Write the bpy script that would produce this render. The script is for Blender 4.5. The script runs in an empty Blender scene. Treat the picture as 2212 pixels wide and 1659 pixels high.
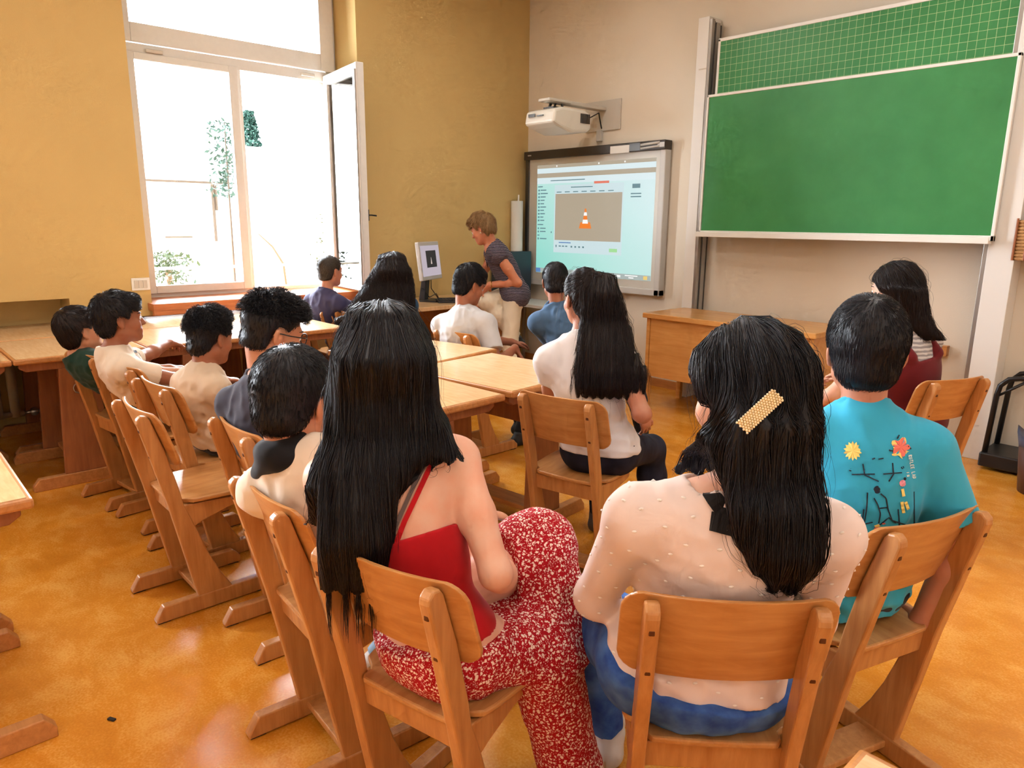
import bpy, bmesh, math, random, os
import numpy as np
from mathutils import Vector, Matrix
random.seed(7)
RNG = np.random.default_rng(11)
scene = bpy.context.scene
COL = scene.collection
PI = math.pi

# ------------------------------------------------------------------ materials
def lin(c):
    r = []
    for v in c:
        v = v / 255.0
        r.append(v / 12.92 if v <= .04045 else ((v + .055) / 1.055) ** 2.4)
    return tuple(r) + (1.0,)

def mat(name):
    m = bpy.data.materials.new(name); m.use_nodes = True
    nt = m.node_tree
    return m, nt, nt.nodes['Principled BSDF']

def nd(nt, typ, **kw):
    n = nt.nodes.new(typ)
    for k, v in kw.items():
        if k in n.inputs: n.inputs[k].default_value = v
        else: setattr(n, k, v)
    return n

def coords(nt, scale=(1, 1, 1), kind='Object', rot=(0, 0, 0)):
    tc = nd(nt, 'ShaderNodeTexCoord'); mp = nd(nt, 'ShaderNodeMapping')
    mp.inputs['Scale'].default_value = scale; mp.inputs['Rotation'].default_value = rot
    nt.links.new(tc.outputs[kind], mp.inputs['Vector'])
    return mp.outputs['Vector']

def ramp(nt, fac, stops):
    r = nd(nt, 'ShaderNodeValToRGB')
    e = r.color_ramp.elements
    e[0].position, e[0].color = stops[0]
    e[1].position, e[1].color = stops[-1]
    for p, c in stops[1:-1]:
        x = e.new(p); x.color = c
    nt.links.new(fac, r.inputs['Fac'])
    return r.outputs['Color']

def bump(nt, b, h, strength=.2, dist=.01):
    n = nd(nt, 'ShaderNodeBump', Strength=strength, Distance=dist)
    nt.links.new(h, n.inputs['Height']); nt.links.new(n.outputs['Normal'], b.inputs['Normal'])

def plain(name, c, rough=.5, metal=0, spec=.5, emit=0, noise=0, nscale=30):
    m, nt, b = mat(name)
    col = lin(c)
    b.inputs['Base Color'].default_value = col
    b.inputs['Roughness'].default_value = rough
    b.inputs['Metallic'].default_value = metal
    b.inputs['Specular IOR Level'].default_value = spec
    if noise:
        n = nd(nt, 'ShaderNodeTexNoise', Scale=nscale, Detail=4.0)
        nt.links.new(coords(nt), n.inputs['Vector'])
        k = 1 - noise
        c2 = tuple(x * k for x in col[:3]) + (1,)
        nt.links.new(ramp(nt, n.outputs['Fac'], [(.3, c2), (.7, col)]), b.inputs['Base Color'])
    if emit:
        b.inputs['Emission Color'].default_value = col
        b.inputs['Emission Strength'].default_value = emit
        b.inputs['Base Color'].default_value = (0.02, 0.02, 0.02, 1)
    return m

def wood(name, c1, c2, scale=(30, 30, 2.5), rough=.35, rot=(0, 0, 0), coat=.0):
    m, nt, b = mat(name)
    v = coords(nt, scale, rot=rot)
    n = nd(nt, 'ShaderNodeTexNoise', Scale=1.6, Detail=6.0, Roughness=.6, Distortion=.6)
    nt.links.new(v, n.inputs['Vector'])
    n2 = nd(nt, 'ShaderNodeTexNoise', Scale=6.0, Detail=3.0)
    nt.links.new(coords(nt), n2.inputs['Vector'])
    mx = nd(nt, 'ShaderNodeMath', operation='ADD')
    mu = nd(nt, 'ShaderNodeMath', operation='MULTIPLY'); mu.inputs[1].default_value = .35
    nt.links.new(n2.outputs['Fac'], mu.inputs[0])
    nt.links.new(n.outputs['Fac'], mx.inputs[0]); nt.links.new(mu.outputs[0], mx.inputs[1])
    nt.links.new(ramp(nt, mx.outputs[0], [(.45, lin(c1)), (.95, lin(c2))]), b.inputs['Base Color'])
    b.inputs['Roughness'].default_value = rough
    b.inputs['Coat Weight'].default_value = coat
    b.inputs['Coat Roughness'].default_value = .25
    bump(nt, b, n.outputs['Fac'], .04, .002)
    return m

def plaster(name, c, var=.08):
    m, nt, b = mat(name)
    n = nd(nt, 'ShaderNodeTexNoise', Scale=160.0, Detail=5.0, Roughness=.65)
    nt.links.new(coords(nt), n.inputs['Vector'])
    n2 = nd(nt, 'ShaderNodeTexNoise', Scale=1.3, Detail=2.0)
    nt.links.new(coords(nt), n2.inputs['Vector'])
    col = lin(c)
    c2 = tuple(x * (1 - var) for x in col[:3]) + (1,)
    nt.links.new(ramp(nt, n2.outputs['Fac'], [(.3, c2), (.7, col)]), b.inputs['Base Color'])
    b.inputs['Roughness'].default_value = .85
    b.inputs['Specular IOR Level'].default_value = .2
    bump(nt, b, n.outputs['Fac'], .25, .004)
    return m

M = {}
M['chair'] = wood('chair_beech', (176, 114, 60), (212, 152, 92), (26, 26, 2.2), .38)
M['chair_ply'] = wood('chair_plywood', (182, 118, 60), (214, 156, 94), (3, 26, 20), .33)
M['seat_ply'] = wood('seat_plywood', (180, 118, 62), (212, 156, 96), (26, 3, 20), .33)
M['dark_wood'] = wood('brown_frame_wood', (142, 84, 50), (180, 112, 66), (22, 22, 2.2), .45)
M['lam'] = wood('desk_laminate', (216, 172, 122), (234, 196, 150), (6, 40, 8), .17)
M['edge'] = wood('desk_edge_wood', (178, 116, 62), (212, 148, 88), (2.5, 30, 30), .4)
M['tdesk'] = wood('teacher_desk_veneer', (206, 142, 76), (228, 168, 98), (2.2, 14, 22), .24)
M['ledge'] = wood('ledge_wood', (172, 92, 48), (206, 128, 76), (30, 2, 30), .3)
M['yellow'] = plaster('yellow_wall_paint', (214, 182, 120), .07)
M['white_wall'] = plaster('cream_wall_paint', (232, 220, 202), .05)
M['white'] = plain('white_lacquer', (232, 230, 226), .35)
M['winframe'] = plain('window_frame_paint', (222, 218, 212), .4, noise=.04)
M['alu'] = plain('brushed_aluminium', (170, 168, 164), .35, .8)
M['alu_dark'] = plain('dark_aluminium_groove', (86, 84, 82), .4, .7)
M['black'] = plain('black_plastic', (28, 28, 30), .4)
M['blackmetal'] = plain('black_tube_metal', (30, 28, 30), .35, .3)
M['rubber'] = plain('dark_rubber', (40, 30, 26), .7)
M['screw'] = plain('bronze_screw', (92, 52, 28), .4, .5)
M['grey_pl'] = plain('light_grey_plastic', (196, 192, 186), .45)
M['grey_pl2'] = plain('beige_grey_plastic', (206, 198, 186), .45)
M['board_frame'] = plain('white_board_frame', (238, 236, 230), .4)
M['radiator'] = plain('radiator_enamel', (196, 180, 156), .4)
M['paper'] = plain('white_paper_roll', (226, 222, 214), .7)
M['steel'] = plain('steel_wire', (180, 176, 170), .3, .9)
M['basket'] = wood('woven_basket', (150, 100, 50), (200, 150, 90), (60, 60, 60), .7)

def board_mat(name, grid=False):
    m, nt, b = mat(name)
    n = nd(nt, 'ShaderNodeTexNoise', Scale=2.2, Detail=5.0, Roughness=.6)
    nt.links.new(coords(nt), n.inputs['Vector'])
    c = ramp(nt, n.outputs['Fac'], [(.3, lin((44, 126, 66))), (.7, lin((60, 144, 80)))])
    b.inputs['Roughness'].default_value = .42
    if grid:
        tc = nd(nt, 'ShaderNodeTexCoord'); sp = nd(nt, 'ShaderNodeSeparateXYZ')
        nt.links.new(tc.outputs['Object'], sp.inputs[0])
        outs = []
        for ax in ('X', 'Z'):
            mo = nd(nt, 'ShaderNodeMath', operation='PINGPONG'); mo.inputs[1].default_value = .025
            nt.links.new(sp.outputs[ax], mo.inputs[0])
            lt = nd(nt, 'ShaderNodeMath', operation='LESS_THAN'); lt.inputs[1].default_value = .0011
            nt.links.new(mo.outputs[0], lt.inputs[0]); outs.append(lt.outputs[0])
        mx = nd(nt, 'ShaderNodeMath', operation='MAXIMUM')
        nt.links.new(outs[0], mx.inputs[0]); nt.links.new(outs[1], mx.inputs[1])
        mix = nd(nt, 'ShaderNodeMix', data_type='RGBA')
        nt.links.new(mx.outputs[0], mix.inputs['Factor'])
        nt.links.new(c, mix.inputs['A']); mix.inputs['B'].default_value = lin((180, 205, 150))
        c = mix.outputs['Result']
    nt.links.new(c, b.inputs['Base Color'])
    return m
M['board'] = board_mat('green_chalkboard')
M['board_grid'] = board_mat('green_chalkboard_grid', True)

def floor_mat():
    m, nt, b = mat('orange_linoleum')
    n = nd(nt, 'ShaderNodeTexNoise', Scale=5.0, Detail=8.0, Roughness=.62, Distortion=.4)
    nt.links.new(coords(nt, (1, 1.4, 1)), n.inputs['Vector'])
    n2 = nd(nt, 'ShaderNodeTexNoise', Scale=130.0, Detail=3.0)
    nt.links.new(coords(nt), n2.inputs['Vector'])
    ad = nd(nt, 'ShaderNodeMath', operation='MULTIPLY_ADD'); ad.inputs[1].default_value = .6
    nt.links.new(n2.outputs['Fac'], ad.inputs[0]); nt.links.new(n.outputs['Fac'], ad.inputs[2])
    nt.links.new(ramp(nt, ad.outputs[0], [(.42, lin((204, 122, 32))), (.78, lin((222, 144, 44))), (1.0, lin((236, 170, 78)))]), b.inputs['Base Color'])
    rr = nd(nt, 'ShaderNodeMapRange'); rr.inputs['To Min'].default_value = .2; rr.inputs['To Max'].default_value = .30
    nt.links.new(n.outputs['Fac'], rr.inputs['Value']); nt.links.new(rr.outputs['Result'], b.inputs['Roughness'])
    bump(nt, b, n2.outputs['Fac'], .05, .002)
    return m
M['floor'] = floor_mat()

def glass_mat():
    m = bpy.data.materials.new('window_glass'); m.use_nodes = True
    nt = m.node_tree; nt.nodes.clear()
    o = nd(nt, 'ShaderNodeOutputMaterial'); mx = nd(nt, 'ShaderNodeMixShader')
    t = nd(nt, 'ShaderNodeBsdfTransparent'); g = nd(nt, 'ShaderNodeBsdfGlossy', Roughness=.02)
    f = nd(nt, 'ShaderNodeFresnel', IOR=1.55)
    nt.links.new(f.outputs[0], mx.inputs[0]); nt.links.new(t.outputs[0], mx.inputs[1]); nt.links.new(g.outputs[0], mx.inputs[2])
    nt.links.new(mx.outputs[0], o.inputs['Surface'])
    return m
M['glass'] = glass_mat()

# ------------------------------------------------------------------ mesh helpers
class MB:
    """collects shapes, builds ONE mesh object"""
    def __init__(s): s.v = []; s.f = []; s.mi = []; s.cur = 0
    def add(s, vs, fs):
        o = len(s.v); s.v += [tuple(v) for v in vs]
        for f in fs: s.f.append(tuple(i + o for i in f)); s.mi.append(s.cur)
        return s
    def box(s, lo, hi, T=None):
        x0, y0, z0 = lo; x1, y1, z1 = hi
        vs = [(x0, y0, z0), (x1, y0, z0), (x1, y1, z0), (x0, y1, z0), (x0, y0, z1), (x1, y0, z1), (x1, y1, z1), (x0, y1, z1)]
        if T: vs = [T @ Vector(v) for v in vs]
        return s.add(vs, [(0, 3, 2, 1), (4, 5, 6, 7), (0, 1, 5, 4), (1, 2, 6, 5), (2, 3, 7, 6), (3, 0, 4, 7)])
    def prism(s, poly, lo, hi, axis='x', T=None):
        n = len(poly); vs = []
        for c in (lo, hi):
            for a, b in poly:
                p = {'x': (c, a, b), 'y': (a, c, b), 'z': (a, b, c)}[axis]
                vs.append(T @ Vector(p) if T else p)
        fs = [tuple(range(n))[::-1], tuple(range(n, 2 * n))]
        for i in range(n):
            j = (i + 1) % n; fs.append((i, j, n + j, n + i))
        return s.add(vs, fs)
    def tube(s, pts, r, n=10, cap=True):
        pts = [Vector(p) for p in pts]; m = len(pts)
        rs = r if hasattr(r, '__len__') else [r] * m
        up = None; rings = []
        for i, p in enumerate(pts):
            t = (pts[min(i + 1, m - 1)] - pts[max(i - 1, 0)]).normalized()
            if up is None:
                up = Vector((0, 0, 1)) if abs(t.z) < .9 else Vector((1, 0, 0))
            a = t.cross(up).normalized(); up = a.cross(t).normalized()
            rings.append([p + (a * math.cos(2 * PI * k / n) + up * math.sin(2 * PI * k / n)) * rs[i] for k in range(n)])
        vs = [v for rg in rings for v in rg]; fs = []
        for i in range(m - 1):
            for k in range(n):
                k2 = (k + 1) % n
                fs.append((i * n + k, i * n + k2, (i + 1) * n + k2, (i + 1) * n + k))
        if cap:
            fs.append(tuple(range(n))[::-1]); fs.append(tuple((m - 1) * n + k for k in range(n)))
        return s.add(vs, fs)
    def lathe(s, prof, c=(0, 0, 0), n=24, cap=True):
        c = Vector(c); vs = []
        for r, z in prof:
            for k in range(n):
                vs.append(c + Vector((r * math.cos(2 * PI * k / n), r * math.sin(2 * PI * k / n), z)))
        fs = []
        for i in range(len(prof) - 1):
            for k in range(n):
                k2 = (k + 1) % n
                fs.append((i * n + k, i * n + k2, (i + 1) * n + k2, (i + 1) * n + k))
        if cap:
            fs.append(tuple(range(n))[::-1]); fs.append(tuple((len(prof) - 1) * n + k for k in range(n)))
        return s.add(vs, fs)
    def ball(s, c, r, n=8, sz=(1, 1, 1)):
        m = n // 2 + 1; vs = []; fs = []
        for i in range(m + 1):
            th = PI * i / m
            for k in range(n):
                a = 2 * PI * k / n
                vs.append((c[0] + r * sz[0] * math.sin(th) * math.cos(a), c[1] + r * sz[1] * math.sin(th) * math.sin(a), c[2] + r * sz[2] * math.cos(th)))
        for i in range(m):
            for k in range(n):
                k2 = (k + 1) % n
                fs.append((i * n + k, (i + 1) * n + k, (i + 1) * n + k2, i * n + k2))
        return s.add(vs, fs)
    def build(s, name, m, parent=None, loc=(0, 0, 0), bev=0, smooth=False, segs=2):
        me = bpy.data.meshes.new(name); me.from_pydata(s.v, [], s.f); me.update()
        bm = bmesh.new(); bm.from_mesh(me)
        bmesh.ops.recalc_face_normals(bm, faces=bm.faces); bm.to_mesh(me); bm.free()
        for x in (m if isinstance(m, (list, tuple)) else [m]): me.materials.append(x)
        if max(s.mi, default=0): me.polygons.foreach_set('material_index', s.mi)
        if smooth: me.polygons.foreach_set('use_smooth', [True] * len(me.polygons))
        o = bpy.data.objects.new(name, me); COL.objects.link(o); o.location = loc
        if parent: o.parent = parent
        if bev:
            b = o.modifiers.new('bevel', 'BEVEL'); b.width = bev; b.segments = segs; b.limit_method = 'ANGLE'; b.angle_limit = .7
        return o

def npmesh(name, verts, quads, m, parent=None, loc=(0, 0, 0), smooth=True, tris=None, mi=None):
    me = bpy.data.meshes.new(name)
    verts = np.asarray(verts, np.float32); quads = np.asarray(quads, np.int32).reshape(-1, 4)
    nv, nq = len(verts), len(quads)
    me.vertices.add(nv); me.vertices.foreach_set('co', verts.ravel())
    me.loops.add(nq * 4); me.loops.foreach_set('vertex_index', quads.ravel())
    me.polygons.add(nq); me.polygons.foreach_set('loop_start', np.arange(0, nq * 4, 4, dtype=np.int32))
    me.polygons.foreach_set('use_smooth', np.full(nq, smooth))
    for x in (m if isinstance(m, (list, tuple)) else [m]): me.materials.append(x)
    if mi is not None: me.polygons.foreach_set('material_index', np.asarray(mi, np.int32))
    me.update(calc_edges=True); me.validate()
    o = bpy.data.objects.new(name, me); COL.objects.link(o); o.location = loc
    if parent: o.parent = parent
    return o

def tag(o, label=None, cat=None, group=None, kind=None):
    if label: o['label'] = label
    if cat: o['category'] = cat
    if group: o['group'] = group
    if kind: o['kind'] = kind
    return o

def thing(name, label, cat, loc=(0, 0, 0), rz=0, group=None):
    o = bpy.data.objects.new(name, None); COL.objects.link(o)
    o.location = loc; o.rotation_euler = (0, 0, rz); o.empty_display_size = .1
    return tag(o, label, cat, group)

def struct(name, mb, m, parent=None, bev=0):
    o = mb.build(name, m, parent, bev=bev)
    if not parent: o['kind'] = 'structure'
    return o

def copy_tree(o, parent=None):
    c = o.copy(); COL.objects.link(c); c.parent = parent
    for ch in list(o.children): copy_tree(ch, c)
    return c

# ------------------------------------------------------------------ camera
H = 1.5
a_, p_, r_ = math.radians(47.6), math.radians(12.75), math.radians(.5)
Fv = Vector((-math.sin(a_) * math.cos(p_), math.cos(a_) * math.cos(p_), -math.sin(p_)))
Rv = Vector((math.cos(a_), math.sin(a_), 0)); Uv = Rv.cross(Fv)
R2 = Rv * math.cos(r_) + Uv * math.sin(r_); U2 = Uv * math.cos(r_) - Rv * math.sin(r_)
cam = bpy.data.cameras.new('camera'); co = bpy.data.objects.new('camera', cam); COL.objects.link(co)
mw = Matrix.Identity(4)
for i in range(3):
    mw[i][0] = R2[i]; mw[i][1] = U2[i]; mw[i][2] = -Fv[i]
mw[0][3], mw[1][3], mw[2][3] = 0, 0, H
co.matrix_world = mw
cam.sensor_width = 36; cam.lens = 1559 / 2212 * 36; cam.clip_start = .02; cam.clip_end = 300
scene.camera = co
CAMP = np.array([0, 0, H])
def at(u, v, xy=None, z=None, x=None, y=None):
    """point seen at photo pixel (u, v): nearest to the vertical line xy, or on the plane given"""
    d = np.array(Fv + R2 * ((u - 1106) / 1559) - U2 * ((v - 829.5) / 1559))
    if xy is not None: t = (xy[0] * d[0] + xy[1] * d[1]) / (d[0] ** 2 + d[1] ** 2)
    elif z is not None: t = (z - H) / d[2]
    elif x is not None: t = x / d[0]
    else: t = y / d[1]
    return CAMP + t * d

# ------------------------------------------------------------------ room
YF, XL = 5.45, -5.75
FILL_POWER = 12.5  # power of each added overhead fill light
WX = -6.15                      # plane of the window
struct('floor', MB().box((-6.3, -6.3, -.1), (4.3, 5.9, 0)), M['floor'])
struct('wall_front', MB().box((XL - .0, YF, 0), (4.3, YF + .3, 3.7)), M['white_wall'])
wl = MB()
x0, x1 = -6.25, XL
wl.box((x0, -.45, .95), (x1, 1.1, 3.7))            # above the radiator niche
wl.box((x0, -6.3, 0), (-6.05, 1.1, .95))            # back of the niche
for (ya, yb) in ((-2.85, -2.35), (-6.3, -4.75)): wl.box((x0, ya, .95), (x1, yb, 3.7))     # piers between the windows behind the camera
wl.box((x0, -4.75, 3.5), (x1, -.45, 3.7))
wl.box((x0, 1.1, .79), (x1, 1.63, 3.7)); wl.box((x0, 1.1, 0), (-6.05, 1.63, .79))
wl.box((x0, 1.63, 0), (-6.05, 3.44, .80))           # under the window
wl.box((x0, 1.63, 3.55), (x1, 3.44, 3.7))
wl.box((x0, 3.44, 0), (x1, YF + .3, 3.7))
struct('wall_left', wl, M['yellow'])
struct('ceiling', MB().box((-6.3, -6.3, 3.7), (4.3, 5.9, 3.8)), plain('white_ceiling', (240, 238, 234), .9))
struct('wall_right', MB().box((4.0, -6.3, 0), (4.3, YF, 3.7)), M['white_wall'])
struct('wall_back', MB().box((XL, -6.3, 0), (4.0, -6.0, 3.7)), M['white_wall'])
bb = MB().box((-5.75, YF - .014, 0), (-1.45, YF, .075))
struct('baseboard_front', bb, M['edge'])
struct('trim_1', MB().box((-6.12, 1.60, .83), (-5.62, 3.44, .885)).box((-5.66, 1.60, .80), (-5.62, 3.44, .84)), M['ledge'], bev=.004)

# window: fixed frame, top light, two lower lights, the right one swung open
def frame(mb, x0, x1, y0, y1, z0, z1, l, r, b, t):
    mb.box((x0, y0, z0), (x1, y0 + l, z1)); mb.box((x0, y1 - r, z0), (x1, y1, z1))
    mb.box((x0, y0 + l, z0), (x1, y1 - r, z0 + b)); mb.box((x0, y0 + l, z1 - t), (x1, y1 - r, z1)); return mb
w = frame(MB(), WX - .05, WX + .03, 1.63, 3.44, .865, 3.55, .08, .10, .055, .08)
w.box((WX - .05, 1.71, 2.67), (WX + .042, 3.34, 2.75)); w.box((WX - .05, 2.52, .92), (WX + .032, 2.575, 2.67)); w.box((WX - .04, 3.285, .92), (WX + .0, 3.34, 2.67))
win = struct('window_1', w, M['winframe'])
ts = frame(MB(), WX + .004, WX + .06, 1.665, 3.415, 2.756, 3.52, .10, .13, .135, .08).build('top_sash', M['winframe'], win, bev=.004)
MB().box((WX + .022, 1.76, 2.88), (WX + .028, 3.29, 3.45)).build('pane', M['glass'], ts)
for yy in (1.86, 3.10):
    MB().box((WX + .043, yy, 2.695), (WX + .066, yy + .12, 2.72)).build('latch', M['grey_pl2'], win, bev=.004)
fs = frame(MB(), WX + .001, WX + .05, 1.70, 2.545, .915, 2.69, .075, .07, .06, .05).build('fixed_sash', M['winframe'], win, bev=.004)
MB().box((WX + .022, 1.77, .97), (WX + .028, 2.48, 2.65)).build('pane', M['glass'], fs)
# open sash, hinged at y=3.33
sl = .76; t = MB()
for (q0, q1) in (((0, -.03, .905), (.085, .03, 2.715)), ((sl - .085, -.03, .905), (sl, .03, 2.715)), ((.085, -.03, .905), (sl - .085, .03, .975)), ((.085, -.03, 2.635), (sl - .085, .03, 2.715)), ((sl - .02, -.042, .91), (sl + .012, -.0305, 2.71))): t.box(q0, q1)
sash = t.build('open_sash', M['winframe'], win, bev=.005)
sash.location = (-6.10, 3.33, 0); sash.rotation_euler = (0, 0, math.radians(-8))
MB().box((.08, -.004, .97), (sl - .08, .004, 2.64)).build('pane', M['glass'], sash)
MB().box((sl - .03, -.055, .96), (sl + .004, -.042, 2.66)).build('weather_strip', M['alu'], sash)
hh = MB().box((sl - .05, .03, 1.49), (sl - .02, .045, 1.58)); hh.tube([(sl - .035, .04, 1.535), (sl - .035, .075, 1.535), (sl + .04, .08, 1.53)], .007)
hh.build('handle', M['alu_dark'], sash)

for n_, (ya, yb) in enumerate(((-2.35, -.45), (-4.75, -2.85))):
    w = frame(MB(), WX - .05, WX + .03, ya, yb, .95, 3.5, .08, .08, .06, .08); w.box((WX - .05, ya + .08, 2.67), (WX + .03, yb - .08, 2.75)); w.box((WX - .05, (ya + yb) / 2 - .04, 1.01), (WX + .03, (ya + yb) / 2 + .04, 2.67))
    wn = struct('window_%d' % (n_ + 2), w, M['winframe'])
    MB().box((WX - .01, ya + .08, 1.01), (WX - .004, yb - .08, 3.42)).build('pane', M['glass'], wn)
for ya, yb in ((1.7, 3.36), (-2.3, -.5), (-4.7, -2.9)):
    pl_ = bpy.data.lights.new('sky_portal', 'AREA'); pl_.shape = 'RECTANGLE'; pl_.size = 2.6; pl_.size_y = yb - ya; pl_.cycles.is_portal = True
    po = bpy.data.objects.new('sky_portal', pl_); COL.objects.link(po); po.location = (WX - .08, (ya + yb) / 2, 2.2); po.rotation_euler = (0, -PI / 2, 0)
k_ = 3
for lx in (-3.9, -1.2, 1.5):  # unseen overhead lights, added to lift the fill in the room
    for ly in (-2.6, .9, 3.4):
        lm = MB().box((lx - .15, ly - .7, 3.60), (lx + .15, ly + .7, 3.64)).box((lx - .02, ly - .5, 3.64), (lx + .02, ly - .46, 3.7)).box((lx - .02, ly + .46, 3.64), (lx + .02, ly + .5, 3.7))
        struct('trim_%d' % k_, lm, M['white']); k_ += 1  # housing made up to go with the added fill light
        la = bpy.data.lights.new('added_fill_light', 'AREA'); la.shape = 'RECTANGLE'; la.size = .28; la.size_y = 1.36; la.energy = FILL_POWER; la.color = (1, .97, .92)
        lo_ = bpy.data.objects.new('added_fill_light', la); COL.objects.link(lo_); lo_.location = (lx, ly, 3.595)
# radiator in the niche
rad = thing('radiator', 'cream ribbed radiator in the wall niche behind the left desks', 'radiator', (-5.90, .47, 0))
for k in range(12):
    yk = -.85 + k * .1
    MB().tube([(0, yk, .14), (0, yk, .62)], .03, 10).build('rib', M['radiator'], rad, smooth=True)
MB().tube([(0, -.9, .16), (0, .3, .16)], .02).tube([(0, -.9, .60), (0, .3, .60)], .02).build('header_pipe', M['radiator'], rad, smooth=True)
MB().tube([(0, .3, .16), (0, .42, .16), (0, .42, .03)], .012).ball((0, .36, .16), .03).build('valve', M['steel'], rad, smooth=True)

# switch
sw = thing('wall_switch', 'white triple light switch plate on the yellow wall left of the window', 'switch', (XL, 1.565, 1.025))
MB().box((0, -.062, -.045), (.008, .062, .045)).build('plate', M['white'], sw, bev=.003)
for k in range(3): MB().box((.008, -.045 + k * .03, -.028), (.012, -.017 + k * .03, .028)).build('rocker', M['grey_pl2'], sw, bev=.001)

# ------------------------------------------------------------------ chalkboard unit
cb = thing('chalkboard', 'tall green sliding chalkboard unit between two white columns', 'chalkboard', (-2.42, YF, 0))
def cbp(name, mb, m, bev=.003, parent=None): return mb.build(name, m, parent or cb, bev=bev)
for s in (-1, 1):
    X = s * 1.12
    c = MB(); c.box((X - s * .09 if s > 0 else X - .08, -.17, 0), (X + .06 if s > 0 else X + .02, 0, 3.08))
    col_ = cbp('column', c, M['white'])
    if s < 0:
        r = MB(); r.box((X + .02, -.165, .3), (X + .045, -.125, 3.06)); r.box((X + .02, -.105, .3), (X + .05, -.055, 3.04))
        r2 = MB(); r2.box((X + .02, -.125, .3), (X + .036, -.105, 3.05)); r2.box((X + .02, -.055, .3), (X + .04, -.02, 3.03))
    else:
        r = MB(); r.box((X - .115, -.165, .3), (X - .09, -.125, 3.06)); r.box((X - .118, -.105, .3), (X - .09, -.055, 3.04))
        r2 = MB(); r2.box((X - .105, -.125, .3), (X - .09, -.105, 3.05)); r2.box((X - .11, -.055, .3), (X - .09, -.02, 3.03))
    cbp('guide_rail', r, M['alu'], parent=col_, bev=.002); cbp('rail_groove', r2, M['alu_dark'], parent=col_, bev=0)
lo = cbp('lower_board', MB().box((-1.03, -.205, 1.43), (1.05, -.185, 2.47)), M['board'])
fr = MB()
fr.box((-1.05, -.21, 2.465), (1.065, -.18, 2.485)); fr.box((-1.05, -.21, 1.40), (1.065, -.18, 1.435))
fr.box((-1.05, -.21, 1.40), (-1.035, -.18, 2.485)); fr.box((1.045, -.21, 1.40), (1.065, -.18, 2.485))
cbp('board_frame', fr, M['board_frame'], parent=lo)
cbp('chalk_tray', MB().box((-1.05, -.25, 1.385), (1.05, -.18, 1.405)).box((-1.05, -.255, 1.385), (1.05, -.245, 1.425)), M['board_frame'], parent=lo)
ub = MB().box((-1.0, -.145, 1.9), (1.0, -.125, 2.885)).build('upper_board', M['board_grid'], cb)
fr = MB(); fr.box((-1.02, -.15, 2.88), (1.02, -.12, 2.905)); fr.box((-1.02, -.15, 1.88), (-1.0, -.12, 2.9)); fr.box((1.0, -.15, 1.88), (1.02, -.12, 2.9))
cbp('board_frame', fr, M['board_frame'], parent=ub)
cbp('hook', MB().box((-1.10, -.172, 2.69), (-1.17, -.17, 2.70)), M['grey_pl2'], bev=0)

# ------------------------------------------------------------------ interactive whiteboard with projected picture
wb = thing('interactive_whiteboard', 'interactive whiteboard showing the projected video player window', 'whiteboard', (-4.80, YF, 0))
x0, x1, z0, z1 = -.88, .88, .845, 2.19
MB().box((x0 + .004, -.085, z0 + .004), (x1 - .006, -.01, z1 - .004)).build('panel', plain('whiteboard_surface', (206, 202, 192), .4), wb, bev=.006)
f = MB(); f.box((x1 - .06, -.10, z0), (x1, -.02, z1)); f.box((x0, -.10, z0), (x1, -.02, z0 + .06))
f.build('frame', M['grey_pl'], wb, bev=.008)
MB().box((x0, -.10, z0), (x0 + .05, -.02, z1)).build('side_frame', M['alu_dark'], wb, bev=.006)
top = MB().box((x0, -.125, z1 - .08), (x1 + .005, -.02, z1)).build('pen_tray', plain('dark_pen_tray', (58, 52, 46), .5), wb, bev=.006)
MB().box((.28, -.13, z1 - .085), (.50, -.124, z1 - .02)).build('paper_label', M['paper'], top)
MB().box((.50, -.129, z1 - .075), (.62, -.12, z1 - .01)).build('eraser', M['alu_dark'], top)
pp = MB()
pp.tube([(.63, -.128, z1 - .03), (.83, -.128, z1 - .02)], .011); pp.tube([(.63, -.128, z1 - .06), (.83, -.128, z1 - .05)], .009)
pp.build('pen', M['grey_pl'], top, smooth=True)
MB().box((x1 - .07, -.13, z1 - .06), (x1 - .0, -.12, z1 - .02)).build('button', M['grey_pl'], top)
MB().box((x0 + .06, -.1265, z1 - .045), (x0 + .11, -.1245, z1 - .035)).build('badge', M['grey_pl'], top)
MB().box((.2, -.12, z0 - .02), (.4, -.05, z0)).build('cable_box', M['grey_pl2'], wb, bev=.004)

# projected picture (light on the board)
def em(name, c, k=.9): return plain(name, c, .6, emit=k * .58)
P = dict(bg=em('screen_aqua', (196, 246, 240)), bar=em('screen_bar_white', (228, 246, 250)), tan=em('screen_tan', (186, 172, 150)),
         txt=em('screen_text', (104, 142, 150)), org=em('screen_orange', (255, 138, 52)), wht=em('screen_white', (252, 252, 250), 1.0),
         red=em('screen_red', (240, 130, 108)), grn=em('screen_green', (170, 232, 160)), gry=em('screen_grey', (176, 188, 184)), blu=em('screen_blue', (96, 140, 196)),
         pale=em('screen_pale', (214, 236, 240)), yel=em('screen_yellow', (250, 214, 120)))
gm, gnt, gb = mat('screen_gradient')
sep = nd(gnt, 'ShaderNodeSeparateXYZ'); gtc = nd(gnt, 'ShaderNodeTexCoord'); gnt.links.new(gtc.outputs['Generated'], sep.inputs[0])
mr = nd(gnt, 'ShaderNodeMath', operation='MULTIPLY_ADD'); mr.inputs[1].default_value = .6
gnt.links.new(sep.outputs['X'], mr.inputs[0]); m3 = nd(gnt, 'ShaderNodeMath', operation='MULTIPLY'); m3.inputs[1].default_value = .5
gnt.links.new(sep.outputs['Z'], m3.inputs[0]); gnt.links.new(m3.outputs[0], mr.inputs[2])
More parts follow.
